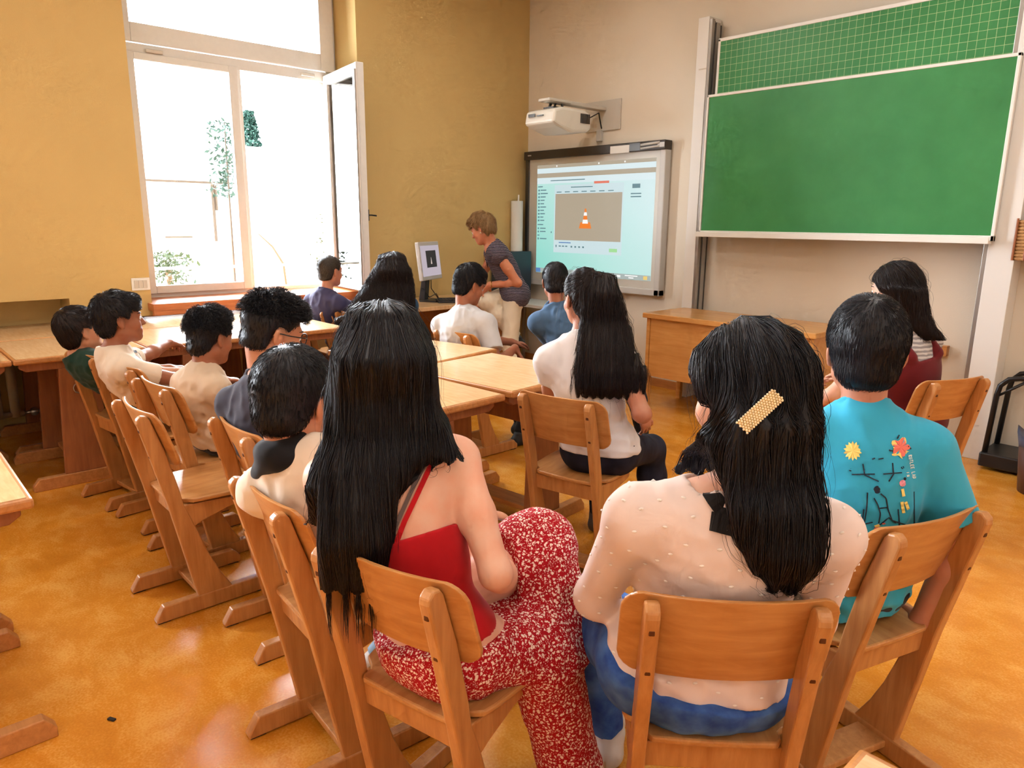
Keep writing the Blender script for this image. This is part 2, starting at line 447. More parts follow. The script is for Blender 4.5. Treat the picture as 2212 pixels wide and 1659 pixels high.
gc = ramp(gnt, mr.outputs[0], [(.0, lin((150, 234, 218))), (.45, lin((196, 246, 238))), (1, lin((222, 246, 248)))])
gnt.links.new(gc, gb.inputs['Emission Color']); gb.inputs['Emission Strength'].default_value = .50; gb.inputs['Base Color'].default_value = (.02, .02, .02, 1)
P['bg'] = gm
ix0, ix1, iz0, iz1 = -.715, .775, .975, 2.05      # picture rectangle
def q(mb, u0, v0, u1, v1, d):
    """rectangle in picture fractions (v from the top), d layers in front"""
    X0, X1 = ix0 + (ix1 - ix0) * u0, ix0 + (ix1 - ix0) * u1
    Z0, Z1 = iz1 - (iz1 - iz0) * v1, iz1 - (iz1 - iz0) * v0
    y = -.086 - .0006 * d
    mb.add([(X0, y, Z0), (X1, y, Z0), (X1, y, Z1), (X0, y, Z1), (X0, y + .0005, Z0), (X1, y + .0005, Z0), (X1, y + .0005, Z1), (X0, y + .0005, Z1)],
           [(0, 1, 2, 3), (7, 6, 5, 4), (0, 4, 5, 1), (1, 5, 6, 2), (2, 6, 7, 3), (3, 7, 4, 0)])
pic = MB(); q(pic, 0, 0, 1, 1, 1)
pic = pic.build('projected_picture', P['bg'], wb)
def layer(name, m, rects, d):
    mb = MB()
    for r in rects: q(mb, *r, d)
    return mb.build(name, m, pic)
layer('title_bar', P['bar'], [(0, .03, 1, .075), (0, .115, 1, .17)], 2)
layer('tab_strip', P['tan'], [(0, 0, 1, .03), (0, .075, 1, .115)], 2)
layer('icon', P['wht'], [(.18, .008, .19, .022), (.55, .008, .56, .022), (.76, .008, .77, .022)], 3)
layer('taskbar', P['gry'], [(0, .955, .999, .999)], 2)
layer('taskbar_icon', P['wht'], [(.62, .965, .645, .99), (.70, .972, .71, .985), (.735, .968, .765, .988), (.80, .963, .90, .972), (.83, .98, .87, .99)], 3)
layer('start_button', P['blu'], [(.0, .957, .045, .997)], 3)
layer('taskbar_badge', P['yel'], [(.945, .962, .975, .993), (.28, .962, .31, .993)], 3)
tx = [(.01, .19, .055, .2)]
tx += [(.035, .222 + .031 * k, .035 + w_, .232 + .031 * k) for k, w_ in enumerate((.055, .07, .05, .04, .035, .055, .035, .045, .03, .04))]
tx += [(.01, .54, .065, .55), (.035, .575, .09, .585), (.035, .605, .09, .615), (.01, .64, .03, .65), (.035, .672, .10, .682)]
tx += [(.012, .22 + .031 * k, .028, .236 + .031 * k) for k in range(10)] + [(.012, .573, .024, .589), (.012, .603, .024, .619), (.012, .668, .024, .686)]
tx += [(.13, .14, .44, .148), (.83, .20, .89, .235), (.82, .275, .90, .285), (.82, .30, .90, .31), (.14, .608, .15, .622)]
layer('page_text', P['txt'], tx, 3)
layer('red_button', P['red'], [(.52, .165, .645, .19)], 3)
layer('player_window', P['pale'], [(.17, .185, .765, .80)], 4)
layer('player_text', P['txt'], [(.19 + .075 * k, .245, .235 + .075 * k, .253) for k in range(7)] + [(.32, .205, .51, .213), (.19, .73, .20, .752)] + [(.22 + .03 * k, .735, .24 + .03 * k, .746) for k in range(3)] + [(.33 + .035 * k, .735, .345 + .035 * k, .75) for k in range(4)], 5)
layer('player_progress', P['blu'], [(.22, .703, .33, .712)], 5)
layer('player_volume', P['grn'], [(.665, .745, .73, .775)], 5)
layer('video_area', P['tan'], [(.18, .265, .755, .685)], 5)
def trap(name, m, uc, rows, d):
    mb = MB(); y = -.086 - .0006 * d
    for (v0, w0, v1, w1) in rows:
        pts = [(uc - w0, v0), (uc + w0, v0), (uc + w1, v1), (uc - w1, v1)]
        mb.prism([(ix0 + (ix1 - ix0) * a, iz1 - (iz1 - iz0) * b) for a, b in pts], y, y + .0005, 'y')
    return mb.build(name, m, pic)
trap('cone', P['org'], .455, [(.40, .006, .565, .028), (.52, .042, .575, .054)], 6)
trap('cone_stripe', P['wht'], .455, [(.432, .0105, .462, .0152), (.497, .0200, .532, .0248)], 7)

# ------------------------------------------------------------------ projector on its wall arm
pr = thing('projector', 'white short throw projector on a wall arm above the whiteboard', 'projector', (-4.72, YF, 2.4))
MB().box((-.22, -.02, -.07), (.21, 0, .2)).build('wall_plate', M['grey_pl2'], pr, bev=.004)
MB().box((-.06, -.035, -.16), (.0, -.005, -.06)).build('cable_duct', M['grey_pl'], pr, bev=.003)
am = MB().box((-.045, -.76, .105), (.045, -.02, .14)); am.box((-.07, -.80, .11), (.07, -.52, .135))
am.build('arm', M['grey_pl2'], pr, bev=.008)
br = MB().box((-.06, -.74, .05), (.06, -.56, .07)); br.tube([(-.03, -.7, .06), (-.03, -.68, .11)], .012); br.tube([(.03, -.6, .06), (.03, -.6, .11)], .012); br.tube([(.03, -.7, .06), (-.01, -.64, .11)], .01)
br.build('ball_bracket', M['alu_dark'], pr)
b = MB(); b.prism([(-.86, -.08), (-.84, .03), (-.74, .055), (-.46, .055), (-.38, .02), (-.37, -.1), (-.42, -.13), (-.62, -.15), (-.78, -.11)], -.18, .18, 'x')
bo = b.build('body', plain('projector_shell', (222, 216, 204), .4), pr, bev=.025, segs=3)
v = MB()
for k in range(7): v.box((.181, -.52 + k * .018, -.06), (.186, -.511 + k * .018, .02))
v.build('vent_grille', M['black'], bo)
lab = MB(); lab.box((-.12, -.866, -.02), (-.04, -.858, .005)).box((-.02, -.862, -.02), (.06, -.855, -.01))
lab.build('port_label', M['alu_dark'], bo)
MB().tube([(.03, -.4, .05), (.05, -.3, .0), (.02, -.1, .08), (.0, -.03, -.05)], .006).build('cable', M['black'], pr, smooth=True)

# ------------------------------------------------------------------ teacher's desk
td = thing('teacher_desk', 'long honey coloured teacher desk with panel front below the chalkboard', 'desk', (-2.87, 5.02, 0))
MB().box((-.72, -.32, .745), (.72, .25, .785)).build('tabletop', M['tdesk'], td, bev=.006)
MB().box((-.66, -.285, .27), (.66, -.265, .745)).build('front_panel', M['tdesk'], td, bev=.002)
for s in (-1, 1): MB().box((s * .68 - .015, -.29, .27), (s * .68 + .015, .22, .745)).build('side_panel', M['tdesk'], td, bev=.002)
for sx in (-1, 1):
    for sy in (-.265, .20): MB().box((sx * .68 - .02, sy - .02, 0), (sx * .68 + .02, sy + .02, .30)).build('leg', M['tdesk'], td, bev=.003)

# ------------------------------------------------------------------ computer corner
cd = thing('computer_desk', 'light wood computer desk along the yellow wall under the monitor', 'desk', (-5.36, 4.02, 0))
MB().box((-.37, -.58, .745), (.37, .55, .78)).build('tabletop', M['lam'], cd, bev=.004)
for yy in (-.55, .48): MB().box((-.33, yy, 0), (.33, yy + .05, .745)).build('side_panel', M['edge'], cd, bev=.003)
MB().box((-.30, -.5, .35), (-.28, .48, .74)).build('back_panel', M['edge'], cd)
mon = thing('monitor', 'silver flat monitor on the computer desk showing the dark video', 'monitor', (-5.42, 3.88, .78), math.radians(28))
MB().box((-.015, -.12, 0), (.15, .12, .012)).build('foot', M['black'], mon, bev=.004)
MB().prism([(-.06, .0), (.0, .0), (.02, .22), (-.02, .24)], -.04, .04, 'y').build('stand', M['black'], mon, bev=.004)
T = Matrix.Translation((.03, 0, .36)) @ Matrix.Rotation(-.12, 4, 'Y')
ms = MB().box((-.02, -.20, -.17), (.02, .20, .17), T).build('housing', M['grey_pl'], mon, bev=.008)
MB().box((.0205, -.185, -.135), (.0215, .185, .135), T).build('screen', em('monitor_screen', (206, 192, 204), .8), ms)
MB().box((.022, -.09, -.06), (.0228, .11, .09), T).build('video_area', em('monitor_video', (34, 28, 32), .8), ms)
MB().prism([(-.012, -.03), (.018, -.03), (.005, .03), (.001, .03)], .0232, .0238, 'x', T).build('cone', em('monitor_cone', (220, 200, 190), .8), ms)
MB().tube([(-.02, -.05, .12), (.03, .0, .03), (.06, .08, .06), (.05, .16, .004)], .004).tube([(0, .1, .25), (-.02, .14, .1), (.02, .2, .005)], .004).build('cable', M['black'], mon, smooth=True)
kb = thing('keyboard', 'black keyboard on the computer desk in front of the monitor', 'keyboard', (-5.14, 4.06, .78), math.radians(64))
MB().prism([(-.08, 0), (.08, 0), (.08, .03), (-.08, .015)], -.22, .22, 'x').build('base', M['black'], kb, bev=.004)
k_ = MB()
for i in range(14):
    for j in range(5): k_.box((-.205 + i * .029, -.07 + j * .028, .014 + (j * .028) * .09), (-.18 + i * .029, -.047 + j * .028, .025 + (j * .028) * .09))
k_.build('keys', plain('keycaps', (44, 44, 48), .5), kb)
ct = thing('corner_table', 'white topped low table in the corner behind the teacher', 'table', (-5.3, 5.17, 0))
MB().box((-.42, -.22, .66), (.42, .2, .69)).build('tabletop', M['white'], ct, bev=.003)
for sx in (-.39, .36):
    for sy in (-.2, .16): MB().box((sx, sy, 0), (sx + .03, sy + .03, .66)).build('leg', M['alu'], ct)
pc = thing('computer_tower', 'dark computer tower standing on the corner table by the whiteboard', 'computer', (-5.61, 5.11, .69))
MB().box((-.10, -.2, 0), (.08, .2, .50)).build('case', plain('dark_blue_case', (40, 54, 66), .4), pc, bev=.006)
fp = MB()
for k in range(5): fp.box((-.09, -.206, .32 + k * .045), (.09, -.2, .355 + k * .045))
fp.build('drive_bay', plain('case_bays', (58, 76, 88), .35), pc)
MB().box((-.07, -.207, .27), (.07, -.2, .275)).build('trim', M['grey_pl'], pc)
rl = thing('paper_roll', 'tall white paper roll standing in the corner beside the whiteboard', 'paper roll', (-5.685, 5.24, 0))
MB().lathe([(.0, .69), (.06, .69), (.062, .7), (.062, 1.70), (.045, 1.70), (.04, 1.69), (0, 1.69)], n=20).build('roll', M['paper'], rl, smooth=True)
MB().tube([(.04, -.02, 1.68), (.045, -.02, 1.76)], .008).build('rod', M['white'], rl)

# ------------------------------------------------------------------ right edge: trolley, bin, basket
tr = thing('hand_trolley', 'black tubular trolley standing beside the right chalkboard column', 'trolley', (-.93, 5.24, 0))
for yy in (-.12, .14):
    MB().tube([(-.27, yy, .05), (-.25, yy, .48), (-.24, yy, .54), (-.20, yy, .585), (-.14, yy, .60), (.3, yy, .60)], .016).build('handle_tube', M['blackmetal'], tr, smooth=True)
MB().box((-.29, -.15, .02), (.4, .17, .11)).build('base', M['black'], tr, bev=.01)
MB().tube([(-.25, -.12, .47), (-.1, -.12, .59)], .008).tube([(-.25, .14, .47), (-.1, .14, .59)], .008).build('brace', M['blackmetal'], tr, smooth=True)
bn = thing('waste_bin', 'dark waste bin with a bag at the right edge before the trolley', 'bin', (-.83, 4.88, 0))
MB().lathe([(0, 0), (.12, 0), (.15, .3), (.14, .3), (.11, .012), (0, .012)], n=24, cap=False).build('bucket', plain('brown_bin', (84, 56, 46), .5), bn, smooth=True)
pts = []
mb = MB(); ring = []
for k in range(24):
    a = 2 * PI * k / 24; j = .012 * math.sin(5 * a) + .008 * math.sin(9 * a)
    ring.append([(.149 + j * .3) * math.cos(a), (.149 + j * .3) * math.sin(a), .27 + j, (.165 + j) * math.cos(a), (.165 + j) * math.sin(a), .33 + j * 2, .13 * math.cos(a), .13 * math.sin(a), .30])
vs = [(r[0], r[1], r[2]) for r in ring] + [(r[3], r[4], r[5]) for r in ring] + [(r[6], r[7], r[8]) for r in ring]
fs = []
for i in range(2):
    for k in range(24): fs.append((i * 24 + k, i * 24 + (k + 1) % 24, (i + 1) * 24 + (k + 1) % 24, (i + 1) * 24 + k))
mb.add(vs, fs).build('bag', plain('blue_grey_bag', (70, 74, 92), .35), bn, smooth=True)
bk = thing('wicker_basket', 'brown wicker basket hanging on the wall at the right edge', 'basket', (-1.03, 5.36, 1.30))
mb = MB(); n = 7
for k in range(12):
    z = k * .02
    mb.tube([(-.22, -.08, z), (-.22, .08, z), (.2, .08, z), (.2, -.08, z), (-.22, -.08, z)], .011, 6)
mb.build('weave', M['basket'], bk, smooth=True)
mb = MB()
for k in range(8): mb.tube([(-.22 + k * .06, -.09, -.01), (-.22 + k * .06, -.09, .24)], .007, 6)
mb.box((-.22, -.08, -.01), (.2, .08, .0)); mb.build('stakes', M['dark_wood'], bk)

tag(MB().box((-1.72, YF - .05, .63), (-1.57, YF, .70)).build('wall_shelf', M['edge'], bev=.003), 'small wooden wall shelf end behind the person in burgundy', 'shelf')

bg_ = thing('bag', 'dark bag slumped on the floor at the feet of the woman by the computer', 'bag', (-4.42, 4.55, 0))
mb = MB()
for i, (z, rx, ry) in enumerate(((0.0, .15, .10), (.03, .19, .13), (.14, .19, .13), (.24, .16, .11), (.30, .10, .07), (.315, .02, .02))): pass
mb.lathe([(.001, 0), (.17, 0), (.19, .03), (.185, .14), (.15, .24), (.09, .30), (.001, .31)], n=20, cap=False)
for i, v in enumerate(mb.v): mb.v[i] = (v[0] * (1 + .08 * math.sin(5 * v[2] * 9)), v[1] * .65 + .02 * math.sin(v[0] * 30), v[2])
mb.build('pouch', plain('dark_bag_cloth', (46, 40, 40), .7, noise=.3), bg_, smooth=True)
MB().tube([(-.10, .0, .22), (-.12, .02, .36), (.0, .03, .42), (.12, .02, .36), (.10, 0, .22)], .012, 8).build('strap', M['black'], bg_, smooth=True)
ch_ = thing('wood_chip', 'small dark chip lying on the orange floor at the lower left', 'chip', (-2.24, .40, 0))
MB().box((-.013, -.006, 0), (.013, .006, .006), Matrix.Rotation(.5, 4, 'Z')).build('chip', M['rubber'], ch_, bev=.002)
# ------------------------------------------------------------------ desks
def make_desk(label, group, W=.745, D=.655):
    d = thing('student_desk', label, 'desk', group=group)
    top = MB().box((-W / 2, -D / 2, .728), (W / 2, D / 2, .758)).build('tabletop', M['edge'], d, bev=.008)
    MB().box((-W / 2 + .014, -D / 2 + .014, .757), (W / 2 - .014, D / 2 - .014, .760)).build('laminate', M['lam'], top, bev=.001)
    for s in (-1, 1):
        X = s * (W / 2 - .065)
        MB().prism([(-.31, 0), (.31, 0), (.31, .03), (.28, .07), (-.28, .07), (-.31, .03)], X - .022, X + .022).build('runner', M['edge'], d, bev=.004)
        MB().prism([(-.15, .07), (.10, .07), (.07, .68), (-.12, .68)], X - .016, X + .016).build('leg', M['dark_wood'], d, bev=.004)
        MB().prism([(-.30, .728), (.30, .728), (.30, .70), (.27, .68), (-.27, .68), (-.30, .70)], X - .02, X + .02).build('top_rail', M['dark_wood'], d, bev=.004)
    MB().box((-W / 2 + .05, -.03, .52), (W / 2 - .05, -.01, .72)).build('cross_panel', M['dark_wood'], d, bev=.003)
    MB().box((-W / 2 + .05, -.07, .075), (W / 2 - .05, .05, .10)).build('foot_board', M['edge'], d, bev=.004)
    hk = MB(); cx_ = W / 2 - .04
    hk.tube([(cx_, -.03 + .03 * math.cos(t * .5), .56 + .03 * math.sin(t * .5)) for t in range(0, 10)], .003, 6)
    hk.build('bag_hook', M['steel'], d, smooth=True)
    return d
DESKS = [
    (-4.900, 2.220, 0, 'student desk by the window reflecting the sky, in front of the boy in navy'),
    (-4.900, 1.560, 0, 'student desk against which the boy in the printed white tee rests his arm'),
    (-4.900, .900, 0, 'student desk left of the boy in dark green, its brown side frame in view'),
    (-4.900, .240, 0, 'student desk cut off by the left edge behind the seated row'),
    (-5.655, 2.25, 0, 'student desk under the window ledge beside the yellow pier'),
    (-5.655, 1.59, 0, 'student desk in the back strip below the light switch'),
    (-5.655, .93, 0, 'student desk pushed into the dark wall niche'),
    (-5.655, .27, 0, 'student desk in the wall niche cut off by the left edge'),
    (-3.475, 2.385, 12, 'student desk behind the chair of the boy in grey'),
    (-2.700, 2.385, 6, 'student desk in the middle group left of the ponytail girl'),
    (-2.640, 1.705, 3, 'student desk in the middle group nearest the camera, beyond the long haired girl in red'),
    (-2.595, -.045, 0, 'student desk at the lower left edge with a pale corner in view'),
    (-3.345, -.045, 0, 'student desk outside the left edge, only its runner end in view'),
    (.045, .665, 0, 'student desk corner at the bottom edge on the right'),
]
proto = None
for x, y, r, lab in DESKS:
    if proto is None:
        proto = make_desk(lab, 'student desks'); d = proto
    else:
        d = copy_tree(proto); d['label'] = lab
    d.location = (x, y, 0); d.rotation_euler = (0, 0, math.radians(r))

# ------------------------------------------------------------------ chairs
def make_chair(label, group):
    c = thing('school_chair', label, 'chair', group=group)
    o = -.25
    def pr(poly, lo, hi): return [(a + o, b) for a, b in poly], lo, hi
    up = [(.16, .06), (.085, .45), (.036, .66), (.006, .785), (.008, .80), (.022, .812), (.040, .808), (.050, .795), (.090, .67), (.125, .52), (.137, .45), (.160, .39),
          (.185, .31), (.215, .22), (.25, .14), (.295, .06)]
    rail = [(.13, .445), (.385, .432), (.40, .425), (.395, .41), (.30, .395), (.20, .365), (.165, .35)]
    run = [(.0, .004), (.0, .016), (.032, .066), (.415, .066), (.445, .035), (.445, .004)]
    pad = [(.005, 0), (.05, 0), (.05, .006), (.005, .006)]
    for s in (-1, 1):
        X = s * .155
        u = MB().prism(*pr(up, X - .0145, X + .0145)).build('upright', M['chair'], c, bev=.005)
        for (ry, rz) in ((.030, .755), (.055, .655)):
            MB().box((X - .006, ry - .0184 + o, rz - .006), (X + .006, ry - .012 + o, rz + .006)).build('screw', M['screw'], u, bev=.002)
        MB().prism(*pr(rail, X - .0135 - s * .001, X + .0135 - s * .001)).build('seat_rail', M['chair'], c, bev=.004)
        r = MB().prism(*pr(run, X - .0185, X + .0185)).build('runner', M['chair'], c, bev=.004)
        MB().prism([(.005 + o, 0), (.05 + o, 0), (.05 + o, .006), (.005 + o, .006)], X - .014, X + .014).prism([(.39 + o, 0), (.435 + o, 0), (.435 + o, .006), (.39 + o, .006)], X - .014, X + .014).build('glide', M['rubber'], r)
    MB().prism(*pr([(.125, .375), (.145, .375), (.139, .44), (.119, .44)], -.142, .142)).build('back_rail', M['chair'], c, bev=.003)
    MB().box((-.142, .18 + o, .03), (.142, .275 + o, .052)).build('foot_board', M['chair'], c, bev=.004)
    # seat: plywood sheet, narrow between the uprights, dished
    rows = [(.105, .128), (.118, .137), (.140, .139), (.152, .150), (.170, .178), (.20, .186), (.28, .192), (.36, .195), (.41, .192), (.44, .183), (.458, .165), (.466, .13)]
    nx = 14; top = []; bot = []
    for (y, w) in rows:
        for k in range(nx + 1):
            t = -1 + 2 * k / nx; x = w * t
            z = .462 - .010 * (1 - (x / .2) ** 2) * (1 if y < .36 else max(0, 1 - (y - .36) / .08)) - (.018 * ((y - .38) / .085) ** 2 if y > .38 else 0)
            top.append((x, y + o, z + .006)); bot.append((x, y + o, z - .010))
    nr = len(rows); vs = top + bot; N = nr * (nx + 1); fs = []
    for i in range(nr - 1):
        for k in range(nx):
            a = i * (nx + 1) + k; b = a + nx + 1
            fs.append((a, a + 1, b + 1, b)); fs.append((N + a, N + b, N + b + 1, N + a + 1))
    edge = [k for k in range(nx + 1)] + [i * (nx + 1) + nx for i in range(1, nr)] + [(nr - 1) * (nx + 1) + k for k in range(nx - 1, -1, -1)] + [i * (nx + 1) for i in range(nr - 2, 0, -1)]
    for i in range(len(edge)):
        a, b = edge[i], edge[(i + 1) % len(edge)]; fs.append((a, b, N + b, N + a))
    MB().add(vs, fs).build('seat', M['seat_ply'], c, bev=.005)
    # backrest: bent plywood with rounded corners
    zs = [.607, .611, .62, .633, .65, .685, .725, .76, .778, .793, .805, .813, .817]; rc = .05; z0, z1 = .605, .818
    fr = []; bk = []; nx = 20
    for z in zs:
        e = 0
        if z - z0 < rc: e = rc - math.sqrt(max(0, rc * rc - (rc - (z - z0)) ** 2))
        if z1 - z < rc: e = rc - math.sqrt(max(0, rc * rc - (rc - (z1 - z)) ** 2))
        w = .208 - e
        yf = np.interp(z, [.60, .67, .795, .83], [.118, .094, .054, .043])
        for k in range(nx + 1):
            x = w * (-1 + 2 * k / nx)
            y = yf + .034 * ((x / .2) ** 2 - .6) * (1 if True else 0) + .004
            fr.append((x, y + .0055 + o, z)); bk.append((x, y - .0055 + o, z))
    N = len(fr); vs = fr + bk; fs = []; nr = len(zs)
    for i in range(nr - 1):
        for k in range(nx):
            a = i * (nx + 1) + k; b = a + nx + 1
            fs.append((a, b, b + 1, a + 1)); fs.append((N + a, N + a + 1, N + b + 1, N + b))
    edge = [k for k in range(nx + 1)] + [i * (nx + 1) + nx for i in range(1, nr)] + [(nr - 1) * (nx + 1) + k for k in range(nx - 1, -1, -1)] + [i * (nx + 1) for i in range(nr - 2, 0, -1)]
    for i in range(len(edge)):
        a, b = edge[i], edge[(i + 1) % len(edge)]; fs.append((a, b, N + b, N + a))
    MB().add(vs, fs).build('backrest', M['chair_ply'], c, bev=.003, smooth=False)
    return c
CHAIRS = dict(
    pink=(-.765, 1.285, 44, 'wooden school chair under the girl in the pale pink blouse'),
    red=(-1.235, .92, 13, 'wooden school chair under the girl in red with floral trousers'),
    blue=(-.705, 1.90, 73, 'wooden school chair under the boy in the turquoise tee'),
    pony=(-1.995, 2.225, 13, 'wooden school chair under the ponytail girl in white'),
    band=(-1.715, .915, -4, 'wooden school chair under the boy with the black neck scarf'),
    empty=(-2.875, .92, 0, 'empty wooden school chair in the left row with its seat in view'),
    glasses=(-2.37, 1.10, -2, 'wooden school chair under the boy with glasses'),
    beige=(-3.26, 1.10, 4, 'wooden school chair under the curly haired boy in beige'),
    print=(-3.775, 1.10, 6, 'wooden school chair under the boy in the printed white tee'),
    green=(-4.212, 1.04, 8, 'wooden school chair at the left end of the row under the boy in dark green'),
    grey=(-3.585, 2.975, 0, 'wooden school chair under the boy in light grey beyond the middle desks'),
    wavy=(-4.82, 2.95, 0, 'wooden school chair under the wavy haired girl by the window'),
    navy=(-5.22, 2.87, 0, 'wooden school chair under the boy in navy by the open window'),
    burg=(-1.195, 3.74, 68, 'wooden school chair under the person in burgundy below the chalkboard'),
    denim=(-3.08, 3.52, 40, 'wooden school chair under the boy in denim blue'),
)
cproto = None
for k, (x, y, r, lab) in CHAIRS.items():
    if cproto is None: cproto = make_chair(lab, 'wooden school chairs'); c = cproto
    else: c = copy_tree(cproto); c['label'] = lab
    c.location = (x, y, 0); c.rotation_euler = (0, 0, math.radians(r))

# ------------------------------------------------------------------ outside the window
leaf_m = plain('leaf_green', (42, 82, 72), .6, noise=.5, nscale=3); leaf_y = plain('leaf_yellow_green', (64, 68, 14), .6, noise=.4, nscale=6)
leaf_g = plain('leaf_bright_green', (30, 58, 20), .6, noise=.4, nscale=6)
trunk_m = plain('bark', (90, 74, 60), .8)
struct('ground', MB().box((-60, -40, -4.2), (-6.6, 60, -4.0)), plain('pale_yard', (225, 222, 214), .9))
def leaves(n, f, size, rng):
    mb = MB()
    for i in range(n):
        p = Vector(f(rng)); a = Vector((rng.gauss(0, 1), rng.gauss(0, 1), rng.gauss(0, 1))).normalized()
        b = a.cross(Vector((rng.gauss(0, 1), rng.gauss(0, 1), rng.gauss(0, 1)))).normalized(); s_ = size * rng.uniform(.6, 1.3)
        mb.add([p - a * s_, p + b * s_ * .45, p + a * s_, p - b * s_ * .45], [(0, 1, 2, 3)])
    return mb
rg = random.Random(3)
tp = at(540, 290, x=-26)
con = thing('conifer_tree', 'green conifer seen through the window above the white house', 'tree', (tp[0], tp[1], -4))
hz = at(540, 240, x=-26)[2] + 4
MB().tube([(0, 0, 0), (0, 0, hz * .95)], [.16, .03]).build('trunk', trunk_m, con, smooth=True)
def cf(r):
    t = r.random() ** .8; z = hz * (.45 + .55 * t); rad = (1 - t) * 1.1 + .15; a = r.random() * 7
    k = r.random() ** .5
    return (rad * k * math.cos(a), rad * k * math.sin(a), z)
leaves(5200, cf, .085, rg).build('foliage', leaf_m, con)
tp = at(487, 390, x=-14)
sap = thing('slender_tree', 'slender leafy young tree behind the window mullion', 'tree', (tp[0], tp[1], -4))
z_t = at(487, 262, x=-14)[2] + 4; z_b = at(487, 425, x=-14)[2] + 4
MB().tube([(0, 0, 0), (.05, .04, z_t)], [.05, .01]).build('trunk', trunk_m, sap, smooth=True)
leaves(420, lambda r: (r.gauss(0, .12), r.gauss(0, .13), r.uniform(z_b, z_t)), .055, rg).build('foliage', leaf_m, sap)
wallw = plain('white_render', (245, 244, 240), .9); eave = plain('dark_eave', (96, 84, 76), .8)
def house(name, label, px0, px1, py_e, x, roof_h, py0=None, gut=True):
    a = at(px0, py_e, x=x); b = at(px1, py0 or py_e, x=x)
    hs = thing(name, label, 'house', (x, a[1], -4))
    L = b[1] - a[1]; hz = max(a[2], b[2]) + 4
    MB().box((-6, 0, 0), (0, L, hz)).build('wall', wallw, hs)
    MB().prism([(.35, hz - .05), (-3, hz + roof_h), (-6.35, hz - .05)], -.3, L + .3, 'y').build('roof', wallw, hs)
    if gut: MB().box((.30, -.3, hz - .10), (.36, L + .3, hz - .06)).build('gutter', eave, hs)
    return hs, L, hz
h1, L, hz_ = house('white_house', 'white neighbour house with dark eaves behind the left window pane', 300, 470, 388, -15, 1.6)
for yy, zz, w_, h_ in ((.35, -1.1, .5, .7), (.5, -3.2, .6, .4)):
    f_ = MB().box((0, yy, hz_ + zz), (.05, yy + w_, hz_ + zz + h_)).build('window', wallw, h1)
    MB().box((.05, yy, hz_ + zz - .03), (.09, yy + w_, hz_ + zz + .0)).build('sill', eave, f_)
MB().tube([(.15, L * .88, hz_ - .1), (.15, L * .88, hz_ - 1.2)], .03).tube([(.15, L * .92, hz_ - .1), (.15, L * .92, hz_ - .6)], .03).build('downpipe', eave, h1)
h2, L2, _ = house('pale_garage', 'white gabled house below the conifer in the right window pane', 520, 720, 330, -17, .1, None, False)
rl_ = thing('window_railing', 'thin grey railing bar outside the window', 'railing', (-6.5, 2.5, 0))
MB().tube([(0, -1.0, 1.085), (0, 1.25, 1.075)], .012).build('bar', M['alu'], rl_, smooth=True)
for yy in (-1.0, 1.25): MB().tube([(0, yy, 1.08), (.25, yy, 1.08)], .010).build('bracket', M['alu'], rl_, smooth=True)
def bush(label, u0, v0, u1, v1, x, m, n, size):
    a = at(u0, v1, x=x); b = at(u1, v0, x=x); cx_, h_ = (a[1] + b[1]) / 2, b[2] - a[2]
    bs = thing('garden_bush', label, 'bush', (x, cx_, -4), group='bushes in the yard')
    zt = b[2] + 4; zb = a[2] + 4; w_ = (b[1] - a[1]) / 2
    MB().tube([(0, 0, 0), (0, 0, (zt + zb) / 2)], .04).build('stem', trunk_m, bs)
    leaves(n, lambda r: (r.gauss(0, .3), r.uniform(-w_, w_), zb + (zt - zb) * (r.random() ** .7)), size, rg).build('foliage', m, bs)
bush('green bush at the lower left corner of the window', 335, 545, 390, 615, -9, leaf_g, 600, .03)
bush('yellow green bush seen through the open window sash', 722, 455, 775, 610, -11, leaf_y, 1500, .035)
br_ = thing('bare_branch', 'thin bare branch crossing the right window pane', 'branch', (0, 0, 0))
p0, p1 = at(558, 505, x=-9), at(612, 570, x=-9)
MB().tube([p0, (p0 + p1) / 2 + np.array([0, .02, .03]), p1, p1 + np.array([0, .4, -3.0 - p1[2] - 1 + 0.0])], [.006, .012, .016, .02], 6).build('twig', trunk_m, br_)

# ------------------------------------------------------------------ light
wd = bpy.data.worlds.new('World'); scene.world = wd; wd.use_nodes = True
nt = wd.node_tree; bg = nt.nodes['Background']
tc = nd(nt, 'ShaderNodeTexCoord'); sp = nd(nt, 'ShaderNodeSeparateXYZ'); nt.links.new(tc.outputs['Generated'], sp.inputs[0])
m1 = nd(nt, 'ShaderNodeMapRange', interpolation_type='SMOOTHSTEP')
m1.inputs['From Min'].default_value = .15; m1.inputs['From Max'].default_value = -.55; m1.inputs['To Min'].default_value = WFILL = 1.2; m1.inputs['To Max'].default_value = WSKY = 32
nt.links.new(sp.outputs['X'], m1.inputs['Value']); nt.links.new(m1.outputs['Result'], bg.inputs['Strength'])
c_ = ramp(nt, m1.outputs['Result'], [(0, (1, .95, .88, 1)), (1, (.90, .95, 1, 1))])
m4 = nd(nt, 'ShaderNodeMapRange'); m4.inputs['From Min'].default_value = 1.2; m4.inputs['From Max'].default_value = 32
nt.links.new(m1.outputs['Result'], m4.inputs['Value'])
nt.links.new(ramp(nt, m4.outputs['Result'], [(0, (1, .98, .95, 1)), (1, (.84, .92, 1, 1))]), bg.inputs['Color'])

